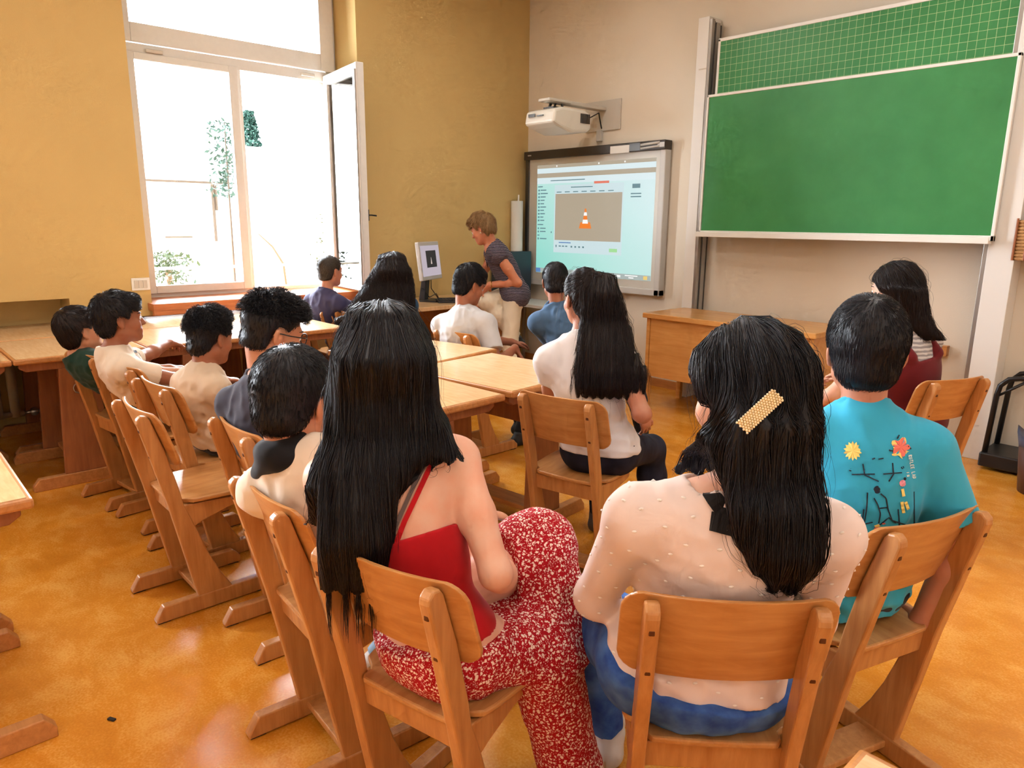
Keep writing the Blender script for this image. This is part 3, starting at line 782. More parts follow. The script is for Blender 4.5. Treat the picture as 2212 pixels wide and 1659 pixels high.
scene.view_settings.view_transform = 'Standard'; scene.view_settings.look = 'None'
scene.view_settings.exposure = .75; scene.view_settings.gamma = 1
scene.cycles.max_bounces = 4; scene.cycles.diffuse_bounces = 3; scene.cycles.glossy_bounces = 3; scene.cycles.transparent_max_bounces = 8
scene.cycles.use_denoising = True; scene.cycles.caustics_reflective = False; scene.cycles.caustics_refractive = False
scene.cycles.use_adaptive_sampling = True; scene.cycles.adaptive_threshold = .09; scene.cycles.adaptive_min_samples = 12
# ------------------------------------------------------------------ sculpting engine: smooth unions sampled on a grid, meshed with surface nets
f32 = np.float32
def vec(*a): return np.array(a if len(a) > 1 else a[0], float)
def unit(v): v = np.asarray(v, float); return v / (np.linalg.norm(v) + 1e-12)
def rz(a): c, s = math.cos(a), math.sin(a); return np.array([[c, -s, 0], [s, c, 0], [0, 0, 1.]])
def smin(a, b, k):
    h = np.maximum(k - np.abs(a - b), 0) / k
    return np.minimum(a, b) - h * h * k * .25
def smax(a, b, k): return -smin(-a, -b, k)

class S:
    def __init__(s): s.ops = []
    def rc(s, a, b, ra, rb, k=.02, op='u', sq=None, cap=None):
        s.ops.append(('rc', vec(a), vec(b), ra, rb, k, op, sq, cap)); return s
    def ch(s, pts, rs, k=.02, op='u', sq=None):
        for i in range(len(pts) - 1): s.rc(pts[i], pts[i + 1], rs[i], rs[i + 1], k, op, sq)
        return s
    def el(s, c, r, R=None, k=.02, op='u', cap=None):
        s.ops.append(('el', vec(c), vec(r), np.eye(3) if R is None else np.asarray(R, float), k, op, cap)); return s
    def sw(s, zs, cs, hw, hd, right, k=.02, op='u', pw=2.0):
        """vertical sweep of ellipses: centres cs (x, y) at heights zs (ascending), half width / depth"""
        s.ops.append(('sw', np.asarray(zs, float), np.asarray(cs, float), np.asarray(hw, float), np.asarray(hd, float), unit(right), k, op, pw)); return s
    def fn(s, f): s.ops.append(('fn', f)); return s
    def bounds(s, pad):
        lo, hi = [], []
        for o in s.ops:
            if o[0] == 'rc' and o[6] == 'u':
                m = max(o[3], o[4]) * 1.02
                lo.append(np.minimum(o[1], o[2]) - m); hi.append(np.maximum(o[1], o[2]) + m)
            elif o[0] == 'el' and o[5] == 'u':
                m = np.sqrt(((o[3].T * o[2]) ** 2).sum(1)); lo.append(o[1] - m); hi.append(o[1] + m)
            elif o[0] == 'sw' and o[7] == 'u':
                w = max(o[3].max(), o[4].max())
                lo.append(np.array([o[2][:, 0].min() - w, o[2][:, 1].min() - w, o[1][0]])); hi.append(np.array([o[2][:, 0].max() + w, o[2][:, 1].max() + w, o[1][-1]]))
        return np.min(lo, 0) - pad, np.max(hi, 0) + pad
    def grid(s, h, pad=.03, box=None):
        lo, hi = box if box is not None else s.bounds(pad)
        n = np.ceil((hi - lo) / h).astype(int) + 1
        ax = [(lo[i] + h * np.arange(n[i])).astype(f32) for i in range(3)]
        g = np.full(n, 1.0, f32)
        def sub(bl, bh):
            sl = []
            for i in range(3):
                i0 = max(0, int(math.floor((bl[i] - lo[i]) / h))); i1 = min(n[i], int(math.ceil((bh[i] - lo[i]) / h)) + 1)
                if i1 <= i0: return None
                sl.append(slice(i0, i1))
            return tuple(sl)
        for o in s.ops:
            cap = None
            if o[0] == 'fn':
                X, Y, Z = ax[0][:, None, None], ax[1][None, :, None], ax[2][None, None, :]
                g = o[1](g, X, Y, Z).astype(f32); continue
            if o[0] == 'rc':
                _, a, b, ra, rb, k, op, sq, cap = o
                m = max(ra, rb) * (1.0 if sq is None else max(1, sq[1])) + k + .02
                sl = sub(np.minimum(a, b) - m, np.maximum(a, b) + m)
            elif o[0] == 'el':
                _, c, r, R, k, op, cap = o
                m = np.sqrt(((R.T * r) ** 2).sum(1)) + k + .02
                sl = sub(c - m, c + m)
            else:
                _, zs, cs, hw, hd, right, k, op, pw = o
                w = max(hw.max(), hd.max()) + k + .02
                sl = sub(np.array([cs[:, 0].min() - w, cs[:, 1].min() - w, zs[0] - k - .01]), np.array([cs[:, 0].max() + w, cs[:, 1].max() + w, zs[-1] + k + .01]))
            if sl is None: continue
            X, Y, Z = ax[0][sl[0]][:, None, None], ax[1][sl[1]][None, :, None], ax[2][sl[2]][None, None, :]
            if o[0] == 'rc':
                px, py, pz = X - f32(a[0]), Y - f32(a[1]), Z - f32(a[2])
                ba = b - a; L2 = float(ba @ ba) + 1e-12
                if sq is not None:
                    nn = unit(sq[0]); w_ = (px * f32(nn[0]) + py * f32(nn[1]) + pz * f32(nn[2])) * f32(1 / sq[1] - 1)
                    px, py, pz = px + w_ * f32(nn[0]), py + w_ * f32(nn[1]), pz + w_ * f32(nn[2])
                t = np.clip((px * f32(ba[0]) + py * f32(ba[1]) + pz * f32(ba[2])) / f32(L2), 0, 1)
                d = np.sqrt((px - t * f32(ba[0])) ** 2 + (py - t * f32(ba[1])) ** 2 + (pz - t * f32(ba[2])) ** 2) - (f32(ra) + f32(rb - ra) * t)
            elif o[0] == 'el':
                px, py, pz = X - f32(c[0]), Y - f32(c[1]), Z - f32(c[2])
                q = [(px * f32(R[i, 0]) + py * f32(R[i, 1]) + pz * f32(R[i, 2])) for i in range(3)]
                k0 = np.sqrt(sum((q[i] / f32(r[i])) ** 2 for i in range(3)))
                k1 = np.sqrt(sum((q[i] / f32(r[i] ** 2)) ** 2 for i in range(3))) + f32(1e-6)
                d = k0 * (k0 - 1) / k1
            else:
                z = ax[2][sl[2]]
                cx = np.interp(z, zs, cs[:, 0]).astype(f32)[None, None, :]; cy = np.interp(z, zs, cs[:, 1]).astype(f32)[None, None, :]
                W = np.interp(z, zs, hw).astype(f32)[None, None, :]; D = np.interp(z, zs, hd).astype(f32)[None, None, :]
                px, py = X - cx, Y - cy
                u = np.abs(px * f32(right[0]) + py * f32(right[1])) / W; v = np.abs(-px * f32(right[1]) + py * f32(right[0])) / D
                d = ((u ** pw + v ** pw) ** f32(1 / pw) - 1) * np.minimum(W, D)
                d = np.maximum(d, np.maximum(f32(zs[0]) - Z, Z - f32(zs[-1])))
            if cap:
                for (cp, cn) in cap:
                    d = np.maximum(d, (X - f32(cp[0])) * f32(cn[0]) + (Y - f32(cp[1])) * f32(cn[1]) + (Z - f32(cp[2])) * f32(cn[2]))
            if op == 'u': g[sl] = smin(g[sl], d, f32(k))
            elif op == 's': g[sl] = smax(g[sl], -d, f32(k))
        return g, lo, h

def snet(g, lo, h):
    ins = g < 0
    c = np.zeros(tuple(x - 1 for x in g.shape), np.uint8)
    for i in (0, 1):
        for j in (0, 1):
            for k in (0, 1):
                c += ins[i:ins.shape[0] - 1 + i, j:ins.shape[1] - 1 + j, k:ins.shape[2] - 1 + k]
    act = (c > 0) & (c < 8)
    I = np.argwhere(act)
    if len(I) == 0: return np.zeros((0, 3)), np.zeros((0, 4), int)
    idx = np.full(act.shape, -1, np.int32); idx[act] = np.arange(len(I))
    corner = np.array([[i, j, k] for i in (0, 1) for j in (0, 1) for k in (0, 1)])
    val = np.stack([g[I[:, 0] + a, I[:, 1] + b, I[:, 2] + d] for a, b, d in corner], 1)
    acc = np.zeros((len(I), 3)); cnt = np.zeros(len(I))
    for a in range(8):
        for b in range(a + 1, 8):
            if abs(corner[a] - corner[b]).sum() == 1:
                va, vb = val[:, a], val[:, b]; m = (va < 0) != (vb < 0)
                t = np.where(m, va / np.where(m, va - vb, 1), 0)
                acc += np.where(m[:, None], corner[a] + t[:, None] * (corner[b] - corner[a]), 0); cnt += m
    V = lo + h * (I + acc / cnt[:, None])
    quads = []
    for ax in range(3):
        A = np.moveaxis(ins, ax, 0); d = A[:-1] != A[1:]
        e = np.argwhere(d); e = e[(e[:, 1] > 0) & (e[:, 2] > 0)]
        if len(e) == 0: continue
        b1, b2 = [i for i in range(3) if i != ax]
        e = e[(e[:, 1] < g.shape[b1] - 1) & (e[:, 2] < g.shape[b2] - 1)]
        full = np.zeros((len(e), 3), int); full[:, ax] = e[:, 0]; full[:, b1] = e[:, 1]; full[:, b2] = e[:, 2]
        q = []
        for (o1, o2) in ((0, 0), (-1, 0), (-1, -1), (0, -1)):
            p = full.copy(); p[:, b1] += o1; p[:, b2] += o2
            q.append(idx[p[:, 0], p[:, 1], p[:, 2]])
        q = np.stack(q, 1)
        flip = A[:-1][d][(np.argwhere(d)[:, 1] > 0) & (np.argwhere(d)[:, 2] > 0) & (np.argwhere(d)[:, 1] < g.shape[b1] - 1) & (np.argwhere(d)[:, 2] < g.shape[b2] - 1)]
        if ax == 1: flip = ~flip
        q[~flip] = q[~flip][:, ::-1]
        quads.append(q)
    return V, np.concatenate(quads)

def relax(V, Q, it=2, lam=.5):
    E = np.concatenate([Q[:, [0, 1]], Q[:, [1, 2]], Q[:, [2, 3]], Q[:, [3, 0]]])
    n = len(V); deg = np.bincount(E.ravel(), minlength=n).astype(float)[:, None] + 1e-9
    for _ in range(it):
        a = np.zeros_like(V)
        for i in range(3):
            a[:, i] = np.bincount(E[:, 0], V[E[:, 1], i], n) + np.bincount(E[:, 1], V[E[:, 0], i], n)
        V = V + lam * (a / deg - V)
    return V

def samp(G, p):
    g, lo, h = G
    q = (p - lo) / h; n = np.array(g.shape)
    q = np.clip(q, 0, n - 1.001); i = q.astype(int); f = q - i
    r = 0
    for a in (0, 1):
        for b in (0, 1):
            for c in (0, 1):
                w = (f[:, 0] if a else 1 - f[:, 0]) * (f[:, 1] if b else 1 - f[:, 1]) * (f[:, 2] if c else 1 - f[:, 2])
                r = r + w * g[i[:, 0] + a, i[:, 1] + b, i[:, 2] + c]
    return r
def grad(G, p, e=None):
    e = e or G[2]; r = np.zeros_like(p)
    for i in range(3):
        d = np.zeros(3); d[i] = e; r[:, i] = samp(G, p + d) - samp(G, p - d)
    return r / (np.linalg.norm(r, axis=1, keepdims=True) + 1e-9)

_nz = np.random.default_rng(5)
_W = [(_nz.normal(size=(6, 3)), _nz.uniform(0, 6.28, 6)) for _ in range(4)]
def wob(X, Y, Z, fr, octv=3):
    """cheap band noise from sine waves, about -1..1, for grids or points"""
    r = 0; amp = 1; tot = 0
    for o in range(octv):
        D, ph = _W[o]
        w = 0
        for k in range(6):
            d = unit(D[k]) * fr * (2 ** o)
            w = w + np.sin(X * f32(d[0]) + Y * f32(d[1]) + Z * f32(d[2]) + f32(ph[k]))
        r = r + amp * w / 2.5; tot += amp; amp *= .55
    return r / tot

def strands(G, roots, flow, n, step, lift=.002, width=.0009, curl=0, curlf=60, free=.03, rng=None, taper=.25, liftgrow=0, sag=.35):
    """hair strands traced over the surface of field G; returns verts, quads (3-sided tubes)"""
    rng = rng or RNG
    p = roots.copy(); N = len(p); P = [p.copy()]
    off = lift * rng.uniform(.2, 1.6, N); pd = None
    for i in range(n - 1):
        d = flow(p)
        s = samp(G, p); gr = grad(G, p)
        near = np.abs(s) < free
        dn = (d * gr).sum(1, keepdims=True)
        dt = np.where(near[:, None], d - gr * np.minimum(dn, 0) - gr * np.maximum(dn, 0) * .8, d)
        dt /= np.linalg.norm(dt, axis=1, keepdims=True) + 1e-9
        if pd is not None:
            dt = pd * sag + dt * (1 - sag); dt /= np.linalg.norm(dt, axis=1, keepdims=True) + 1e-9
        pd = dt
        p = p + dt * step
        s = samp(G, p); gr = grad(G, p)
        corr = np.where(np.abs(s) < free, s - off - liftgrow * i, 0)
        p = p - gr * corr[:, None]
        P.append(p.copy())
    P = np.stack(P, 1)                                   # N, n, 3
    if curl:
        ph = rng.uniform(0, 6.28, N)[:, None]; t = np.arange(n)[None, :] * step
        am = curl * rng.uniform(.5, 1.3, N)[:, None] * np.minimum(1, t / (step * 4))
        fr = curlf * rng.uniform(.8, 1.2, N)[:, None]
        a = rng.normal(size=(N, 1, 3)); tg = P[:, -1:, :] - P[:, :1, :]
        tg /= np.linalg.norm(tg, axis=2, keepdims=True) + 1e-9
        a -= tg * (a * tg).sum(2, keepdims=True); a /= np.linalg.norm(a, axis=2, keepdims=True) + 1e-9
        b = np.cross(np.broadcast_to(tg, a.shape), a)
        P = P + a * (am * np.sin(fr * t + ph))[..., None] + b * (am * np.cos(fr * t + ph) * .6)[..., None]
    T = np.gradient(P, axis=1); T /= np.linalg.norm(T, axis=2, keepdims=True) + 1e-9
    u = np.cross(T, np.array([.3, .5, .81])); u /= np.linalg.norm(u, axis=2, keepdims=True) + 1e-9
    v = np.cross(T, u)
    tt = np.linspace(0, 1, n)[None, :, None]
    w = width * (1 - (1 - taper) * tt ** 2) * rng.uniform(.6, 1.4, N)[:, None, None]
    ring = [P + w * (u * math.cos(a) + v * math.sin(a)) for a in (0, 2.094, 4.189)]
    V = np.stack(ring, 2).reshape(-1, 3)                 # N*n*3
    base = (np.arange(N)[:, None] * n + np.arange(n - 1)[None, :])[..., None] * 3
    k = np.arange(3); k2 = (k + 1) % 3
    Q = np.stack([base + k, base + k2, base + 3 + k2, base + 3 + k], -1).reshape(-1, 4)
    return V, Q

def surf_points(V, Q, n, rng, ok=None, clump=0):
    c = V[Q].mean(1)
    if ok is not None: c = c[ok(c)]
    if len(c) == 0: return np.zeros((0, 3))
    p = c[rng.integers(0, len(c), n)]
    return p + rng.normal(size=p.shape) * .002

def join(*ms):
    vs, qs, o = [], [], 0
    for V, Q in ms:
        if len(V) == 0: continue
        vs.append(V); qs.append(np.asarray(Q) + o); o += len(V)
    return np.concatenate(vs), np.concatenate(qs)
# ------------------------------------------------------------------ people
def skin_mat(name, c, red=(1.0, .80, .74)):
    m, nt, b = mat(name)
    n = nd(nt, 'ShaderNodeTexNoise', Scale=22.0, Detail=4.0)
    nt.links.new(coords(nt), n.inputs['Vector'])
    col = lin(c); c2 = tuple(col[i] * red[i] for i in range(3)) + (1,)
    nt.links.new(ramp(nt, n.outputs['Fac'], [(.3, c2), (.7, col)]), b.inputs['Base Color'])
    b.inputs['Roughness'].default_value = .48; b.inputs['Specular IOR Level'].default_value = .35
    b.inputs['Subsurface Weight'].default_value = .0
    n2 = nd(nt, 'ShaderNodeTexNoise', Scale=420.0, Detail=2.0); nt.links.new(coords(nt), n2.inputs['Vector'])
    bump(nt, b, n2.outputs['Fac'], .08, .001)
    return m
def hair_mat(name, c, rough=.42):
    m, nt, b = mat(name)
    n = nd(nt, 'ShaderNodeTexNoise', Scale=1.0, Detail=3.0)
    nt.links.new(coords(nt, (240, 240, 8)), n.inputs['Vector'])
    col = lin(c); c2 = tuple(x * .45 for x in col[:3]) + (1,)
    nt.links.new(ramp(nt, n.outputs['Fac'], [(.3, c2), (.75, col)]), b.inputs['Base Color'])
    b.inputs['Roughness'].default_value = rough; b.inputs['Specular IOR Level'].default_value = .38
    bump(nt, b, n.outputs['Fac'], .35, .003)
    return m
def cloth(name, c, var=.1, scale=900, rough=.85, sheen=.15):
    m, nt, b = mat(name)
    n = nd(nt, 'ShaderNodeTexNoise', Scale=float(scale), Detail=2.0); nt.links.new(coords(nt), n.inputs['Vector'])
    n2 = nd(nt, 'ShaderNodeTexNoise', Scale=9.0, Detail=4.0); nt.links.new(coords(nt), n2.inputs['Vector'])
    col = lin(c); c2 = tuple(x * (1 - var) for x in col[:3]) + (1,)
    nt.links.new(ramp(nt, n2.outputs['Fac'], [(.3, c2), (.7, col)]), b.inputs['Base Color'])
    b.inputs['Roughness'].default_value = rough; b.inputs['Specular IOR Level'].default_value = .2
    b.inputs['Sheen Weight'].default_value = sheen
    bump(nt, b, n.outputs['Fac'], .12, .001)
    return m
def floral():
    m, nt, b = mat('red_floral_cotton')
    v = coords(nt)
    w = nd(nt, 'ShaderNodeTexNoise', Scale=110.0, Detail=3.0); nt.links.new(v, w.inputs['Vector'])
    add = nd(nt, 'ShaderNodeVectorMath', operation='MULTIPLY_ADD'); add.inputs[1].default_value = (.009, .009, .009)
    nt.links.new(w.outputs['Color'], add.inputs[0]); nt.links.new(v, add.inputs[2])
    vo = nd(nt, 'ShaderNodeTexVoronoi', Scale=120.0); nt.links.new(add.outputs[0], vo.inputs['Vector'])
    a = ramp(nt, vo.outputs['Distance'], [(.33, (1, 1, 1, 1)), (.40, (0, 0, 0, 1))])
    vo2 = nd(nt, 'ShaderNodeTexVoronoi', Scale=250.0); nt.links.new(add.outputs[0], vo2.inputs['Vector'])
    a2 = ramp(nt, vo2.outputs['Distance'], [(.22, (1, 1, 1, 1)), (.30, (0, 0, 0, 1))])
    mx = nd(nt, 'ShaderNodeMix', data_type='RGBA', blend_type='LIGHTEN'); mx.inputs['Factor'].default_value = 1
    nt.links.new(a, mx.inputs['A']); nt.links.new(a2, mx.inputs['B'])
    c = nd(nt, 'ShaderNodeMix', data_type='RGBA'); nt.links.new(mx.outputs['Result'], c.inputs['Factor'])
    c.inputs['A'].default_value = lin((170, 16, 30)); c.inputs['B'].default_value = lin((244, 218, 206))
    nt.links.new(c.outputs['Result'], b.inputs['Base Color']); b.inputs['Roughness'].default_value = .85; b.inputs['Specular IOR Level'].default_value = .2
    return m
def striped(name, c1, c2, freq, wob_=.5, axis=2, cut=(.45, .55)):
    m, nt, b = mat(name)
    w = nd(nt, 'ShaderNodeTexWave', Scale=float(freq), Distortion=wob_, Detail=2.0); w.bands_direction = 'XYZ'[axis]
    w.inputs['Detail Scale'].default_value = 2.0
    nt.links.new(coords(nt), w.inputs['Vector'])
    nt.links.new(ramp(nt, w.outputs['Fac'], [(cut[0], lin(c1)), (cut[1], lin(c2))]), b.inputs['Base Color'])
    b.inputs['Roughness'].default_value = .85; b.inputs['Specular IOR Level'].default_value = .2
    return m
def denim(name, c, c2):
    m, nt, b = mat(name)
    n2 = nd(nt, 'ShaderNodeTexNoise', Scale=14.0, Detail=6.0); nt.links.new(coords(nt), n2.inputs['Vector'])
    nt.links.new(ramp(nt, n2.outputs['Fac'], [(.35, lin(c)), (.72, lin(c2))]), b.inputs['Base Color'])
    w = nd(nt, 'ShaderNodeTexWave', Scale=260.0); nt.links.new(coords(nt), w.inputs['Vector'])
    b.inputs['Roughness'].default_value = .8; b.inputs['Specular IOR Level'].default_value = .2
    bump(nt, b, w.outputs['Fac'], .12, .001)
    return m

SK = dict(light=skin_mat('skin_light', (232, 184, 158)), tan=skin_mat('skin_tan', (206, 150, 118)), brown=skin_mat('skin_brown', (164, 108, 80)),
          mid=skin_mat('skin_warm', (190, 132, 104)), teach=skin_mat('skin_sunned', (214, 146, 112)))
M['lips'] = plain('lips', (176, 92, 84), .4)
M['eye'] = plain('eye_white', (230, 226, 220), .2); M['iris'] = plain('iris', (40, 26, 20), .15)
HR = dict(black=hair_mat('hair_black', (20, 18, 27)), dark=hair_mat('hair_dark_brown', (40, 29, 29)), brown=hair_mat('hair_brown', (66, 46, 38)), grey=hair_mat('hair_short_brown', (74, 62, 50), .5),
          blond=hair_mat('hair_dark_blond', (190, 148, 98), .45))
M['cream'] = cloth('cream_cotton', (236, 216, 194)); M['beige'] = cloth('beige_cotton', (222, 196, 168)); M['whitetee'] = cloth('white_cotton', (234, 228, 228))
M['char'] = cloth('charcoal_cotton', (58, 56, 70)); M['navy'] = cloth('navy_cotton', (66, 64, 96)); M['greyt'] = cloth('light_grey_cotton', (206, 204, 206)); M['turq'] = cloth('turquoise_cotton', (58, 172, 206), .08)
M['redtop'] = cloth('red_jersey', (196, 20, 30), .15); M['dkgreen'] = cloth('dark_green_cotton', (24, 58, 46)); M['denim_tee'] = cloth('denim_blue_cotton', (78, 108, 142), .2)
M['burg'] = cloth('burgundy_cotton', (112, 28, 34), .15); M['blackc'] = cloth('black_cotton', (26, 25, 32)); M['strap'] = cloth('black_strap', (22, 20, 24), rough=.6)
M['greystrap'] = cloth('grey_strap', (112, 96, 94)); M['jeans'] = denim('blue_jeans', (38, 72, 150), (92, 136, 206)); M['jeans_dk'] = denim('dark_jeans', (24, 26, 40), (44, 48, 66))
M['tealtop'] = cloth('teal_cotton', (36, 76, 110)); M['whitepants'] = cloth('cream_trousers', (238, 224, 200), .05); M['lightjeans'] = denim('pale_jeans', (150, 186, 216), (196, 218, 236))
M['floral'] = floral(); M['dotted'] = cloth('pale_pink_knit', (236, 213, 205), .05); M['stripe_t'] = striped('navy_striped_jersey', (30, 28, 44), (150, 138, 150), 26, 1.2, 2, (.62, .72)); M['stripe_b'] = striped('grey_ribbed_jersey', (150, 144, 146), (206, 200, 198), 17, 1.5, 2)
M['shoe_b'] = plain('black_shoe', (36, 34, 36), .5); M['shoe_w'] = plain('white_sneaker', (226, 214, 204), .55); M['shoe_g'] = plain('brown_grey_shoe', (84, 72, 62), .7); M['sole'] = plain('shoe_sole', (214, 208, 200), .6)
M['scarf'] = cloth('black_scarf', (22, 22, 26)); M['tuft'] = plain('white_tuft', (246, 234, 226), .8); M['pearl'] = plain('pearl', (246, 226, 190), .2); M['gold'] = plain('gold_metal', (214, 170, 90), .25, .9); M['frame_g'] = plain('dark_spectacle_frame', (40, 34, 34), .3); M['bead'] = plain('dark_bead', (70, 34, 30), .3)
M['print_w'] = plain('white_print', (236, 240, 236), .7); M['print_k'] = plain('black_print', (22, 34, 54), .7); M['print_y'] = plain('yellow_print', (246, 216, 120), .7); M['print_r'] = plain('coral_print', (238, 120, 104), .7); M['print_p'] = plain('pink_print', (240, 160, 180), .7)

class Per:
    def __init__(p, hip, yaw, head, hyaw, hpit=0, hrol=0, sc=.93, hs=.97, syaw=None, bow=.03, wd=1.0, stilt=0, nback=.05, ndown=.186, shw=.158, legk=1.0):
        p.legk = legk
        r = math.radians
        p.P = vec(hip); p.hc = vec(head); p.sc = sc; p.hs = hs; p.wd = wd
        p.yaw = yaw; p.syaw = yaw if syaw is None else syaw
        Rp = rz(r(yaw)); p.rp, p.fp = Rp[:, 0], Rp[:, 1]
        cx, sx = math.cos(r(-hpit)), math.sin(r(-hpit)); cy, sy = math.cos(r(hrol)), math.sin(r(hrol))
        p.Rh = rz(r(hyaw)) @ np.array([[1, 0, 0], [0, cx, -sx], [0, sx, cx]]) @ np.array([[cy, 0, sy], [0, 1, 0], [-sy, 0, cy]])
        Rs = rz(r(p.syaw)); fs = Rs[:, 1]
        p.N = p.hc - fs * nback * sc - vec(0, 0, ndown * sc)
        ax = unit(p.N - p.P)
        p.W = p.P + (p.N - p.P) * .34 - .5 * (p.fp + fs) * bow * .8; p.C = p.P + (p.N - p.P) * .70 - fs * bow
        p.up = unit(p.N - p.C)
        p.rs = unit(Rs[:, 0] * math.cos(r(stilt)) - vec(0, 0, 1) * math.sin(r(stilt))); p.rs = unit(p.rs - p.up * (p.rs @ p.up) * .5); p.fs = unit(np.cross(p.up, p.rs)); 
        p.upp = unit(p.W - p.P)
        p.sh = {}
        for s, n in ((-1, 'L'), (1, 'R')):
            p.sh[n] = p.N - p.up * .072 * sc + p.rs * s * shw * sc * wd
        p.elb = {}; p.wri = {}; p.knee = {}; p.ank = {}; p.hipj = {}; p.hand = {}
        for s, n in ((-1, 'L'), (1, 'R')): p.hipj[n] = p.P + p.rp * s * .085 * sc * wd
        p.ring = []
    def H(p, q): return p.hc + p.hs * (p.Rh @ vec(q))
    def ik(p, a, t, l1, l2, pole):
        d = t - a; L = np.linalg.norm(d); L2 = min(L, (l1 + l2) * .995); n = d / L; t2 = a + n * L2
        x = (l1 * l1 - l2 * l2 + L2 * L2) / (2 * L2); h = math.sqrt(max(0, l1 * l1 - x * x))
        po = vec(pole); po = unit(po - n * (po @ n)); return a + n * x + po * h, t2
    def arm(p, n, wrist, pole=(0, 0, -1), hdir=None, palm=(0, 0, -1), curl=.35, spread=.1):
        p.elb[n], p.wri[n] = p.ik(p.sh[n], vec(wrist), .285 * p.sc, .245 * p.sc, pole)
        fd = unit(p.wri[n] - p.elb[n]); p.hand[n] = (fd if hdir is None else unit(hdir), vec(palm), curl, spread); return p
    def leg(p, n, ank, pole=None, yaw=None, pitch=0):
        p.knee[n], p.ank[n] = p.ik(p.hipj[n], vec(ank), .41 * p.sc * p.legk, .40 * p.sc * p.legk, (p.fp * .6 + vec(0, 0, 1)) if pole is None else pole)
        p.ank[n] = np.append(p.ank[n], [p.yaw if yaw is None else yaw, pitch]); return p
    def seat_legs(p, fwd=.40, spread=.10, fz=.075):
        for s, n in ((-1, 'L'), (1, 'R')):
            p.leg(n, np.array([*(p.P + p.fp * fwd + p.rp * s * spread)[:2], fz]))
        return p
    # ---- shape groups
    def torso(p, G, o=0, k=.05, low=True, bust=0):
        s, w = p.sc, p.wd
        Rp = np.array([p.rp, unit(np.cross(p.upp, p.rp)), p.upp]); Rc = np.array([p.rs, p.fs, p.up]); rm = unit(p.rp + p.rs); um = unit(p.C - p.P); Rm = np.array([rm, unit(np.cross(um, rm)), um])
        if low:
            G.el(p.P + p.upp * .01, (.152 * s * w + o, .112 * s * w + o, .105 * s + o), Rp, k)
            G.rc(p.P - p.rp * .07 * s * w - p.fp * .02 * s - vec(0, 0, .01), p.P + p.rp * .07 * s * w - p.fp * .02 * s - vec(0, 0, .01), .094 * s * w + o, .094 * s * w + o, k)
        G.el(p.W, (.126 * s * w + o, .096 * s * w + o, .15 * s + o), Rm, k)
        G.el(p.C, (.143 * s * w + o, .102 * s * w + o, .165 * s + o), Rc, k)
        if bust:
            for e in (-1, 1): G.el(p.C + p.fs * .085 * s + p.rs * e * .06 * s - p.up * .02, np.array((.06, .055, .06)) * s * bust + o, Rc, k)
        G.rc(p.sh['L'] + p.rs * .02 * s, p.sh['R'] - p.rs * .02 * s, .052 * s + o, .052 * s + o, k)
        for n in 'LR': G.rc(p.N - p.up * .004 * s, p.sh[n], .040 * s + o, .042 * s + o, k)
        G.rc(p.N - p.up * .07 * s, p.N - p.up * .005 * s, .066 * s + o, .050 * s + o, k)
        return G
    def neck(p, G, o=0, k=.02):
        G.rc(p.N - p.up * .02, p.H((0, -.028, -.06)), .054 * p.sc + o, .050 * p.hs + o, k); return G
    def arms(p, G, o=0, k=.02, sides='LR'):
        s = p.sc
        for n in sides:
            if n not in p.elb: continue
            G.rc(p.sh[n], p.sh[n] + (p.elb[n] - p.sh[n]) * .5, .049 * s + o, .043 * s + o, k)
            G.rc(p.sh[n] + (p.elb[n] - p.sh[n]) * .5, p.elb[n], .043 * s + o, .035 * s + o, k)
            m = p.elb[n] + (p.wri[n] - p.elb[n]) * .3
            G.rc(p.elb[n], m, .036 * s + o, .038 * s + o, k); G.rc(m, p.wri[n], .038 * s + o, .024 * s + o, k)
        return G
    def hands(p, G):
        for n in p.hand:
            hd, pn, curl, spread = p.hand[n]; sd = 1 if n == 'R' else -1
            pn = unit(pn - hd * (pn @ hd)); th = np.cross(hd, pn) * sd; u = .95 * p.sc; w = p.wri[n]
            G.rc(w, w + hd * .03 * u, .022 * u, .02 * u, .02)
            G.rc(w + hd * .03 * u, w + hd * .075 * u, .036 * u, .036 * u, .015, sq=(pn, .38))
            lens = [.068, .078, .072, .056]
            for i in range(4):
                off = (1.5 - i) * .0195 * u
                b = w + hd * (.082 - .004 * abs(i - 1.2)) * u + th * off
                d = unit(hd + th * off * spread * 20); L = lens[i] * u; c = curl * (1 + .12 * i); q = b
                rr = [.0092, .0086, .0078, .0066]
                for j, f in enumerate((.45, .31, .24)):
                    a = c * (.7 + .5 * j); d2 = unit(d * math.cos(a) + pn * math.sin(a)); nx = unit(np.cross(d, np.cross(pn, d)))
                    pn2 = unit(pn * math.cos(a) - d * math.sin(a)) if j else pn
                    q2 = q + d2 * L * f; G.rc(q, q2, rr[j] * u, rr[j + 1] * u, .006); q = q2; d = d2
            t0 = w + hd * .022 * u + th * .026 * u
            t1 = t0 + unit(hd * .75 + th * .75 + pn * .25) * .042 * u; t2 = t1 + unit(hd * .95 + th * .25 + pn * .35) * .034 * u; t3 = t2 + unit(hd + pn * .4) * .024 * u
            G.rc(t0, t1, .015 * u, .0115 * u, .012); G.rc(t1, t2, .0105 * u, .0095 * u, .006); G.rc(t2, t3, .0095 * u, .0075 * u, .006)
        return G
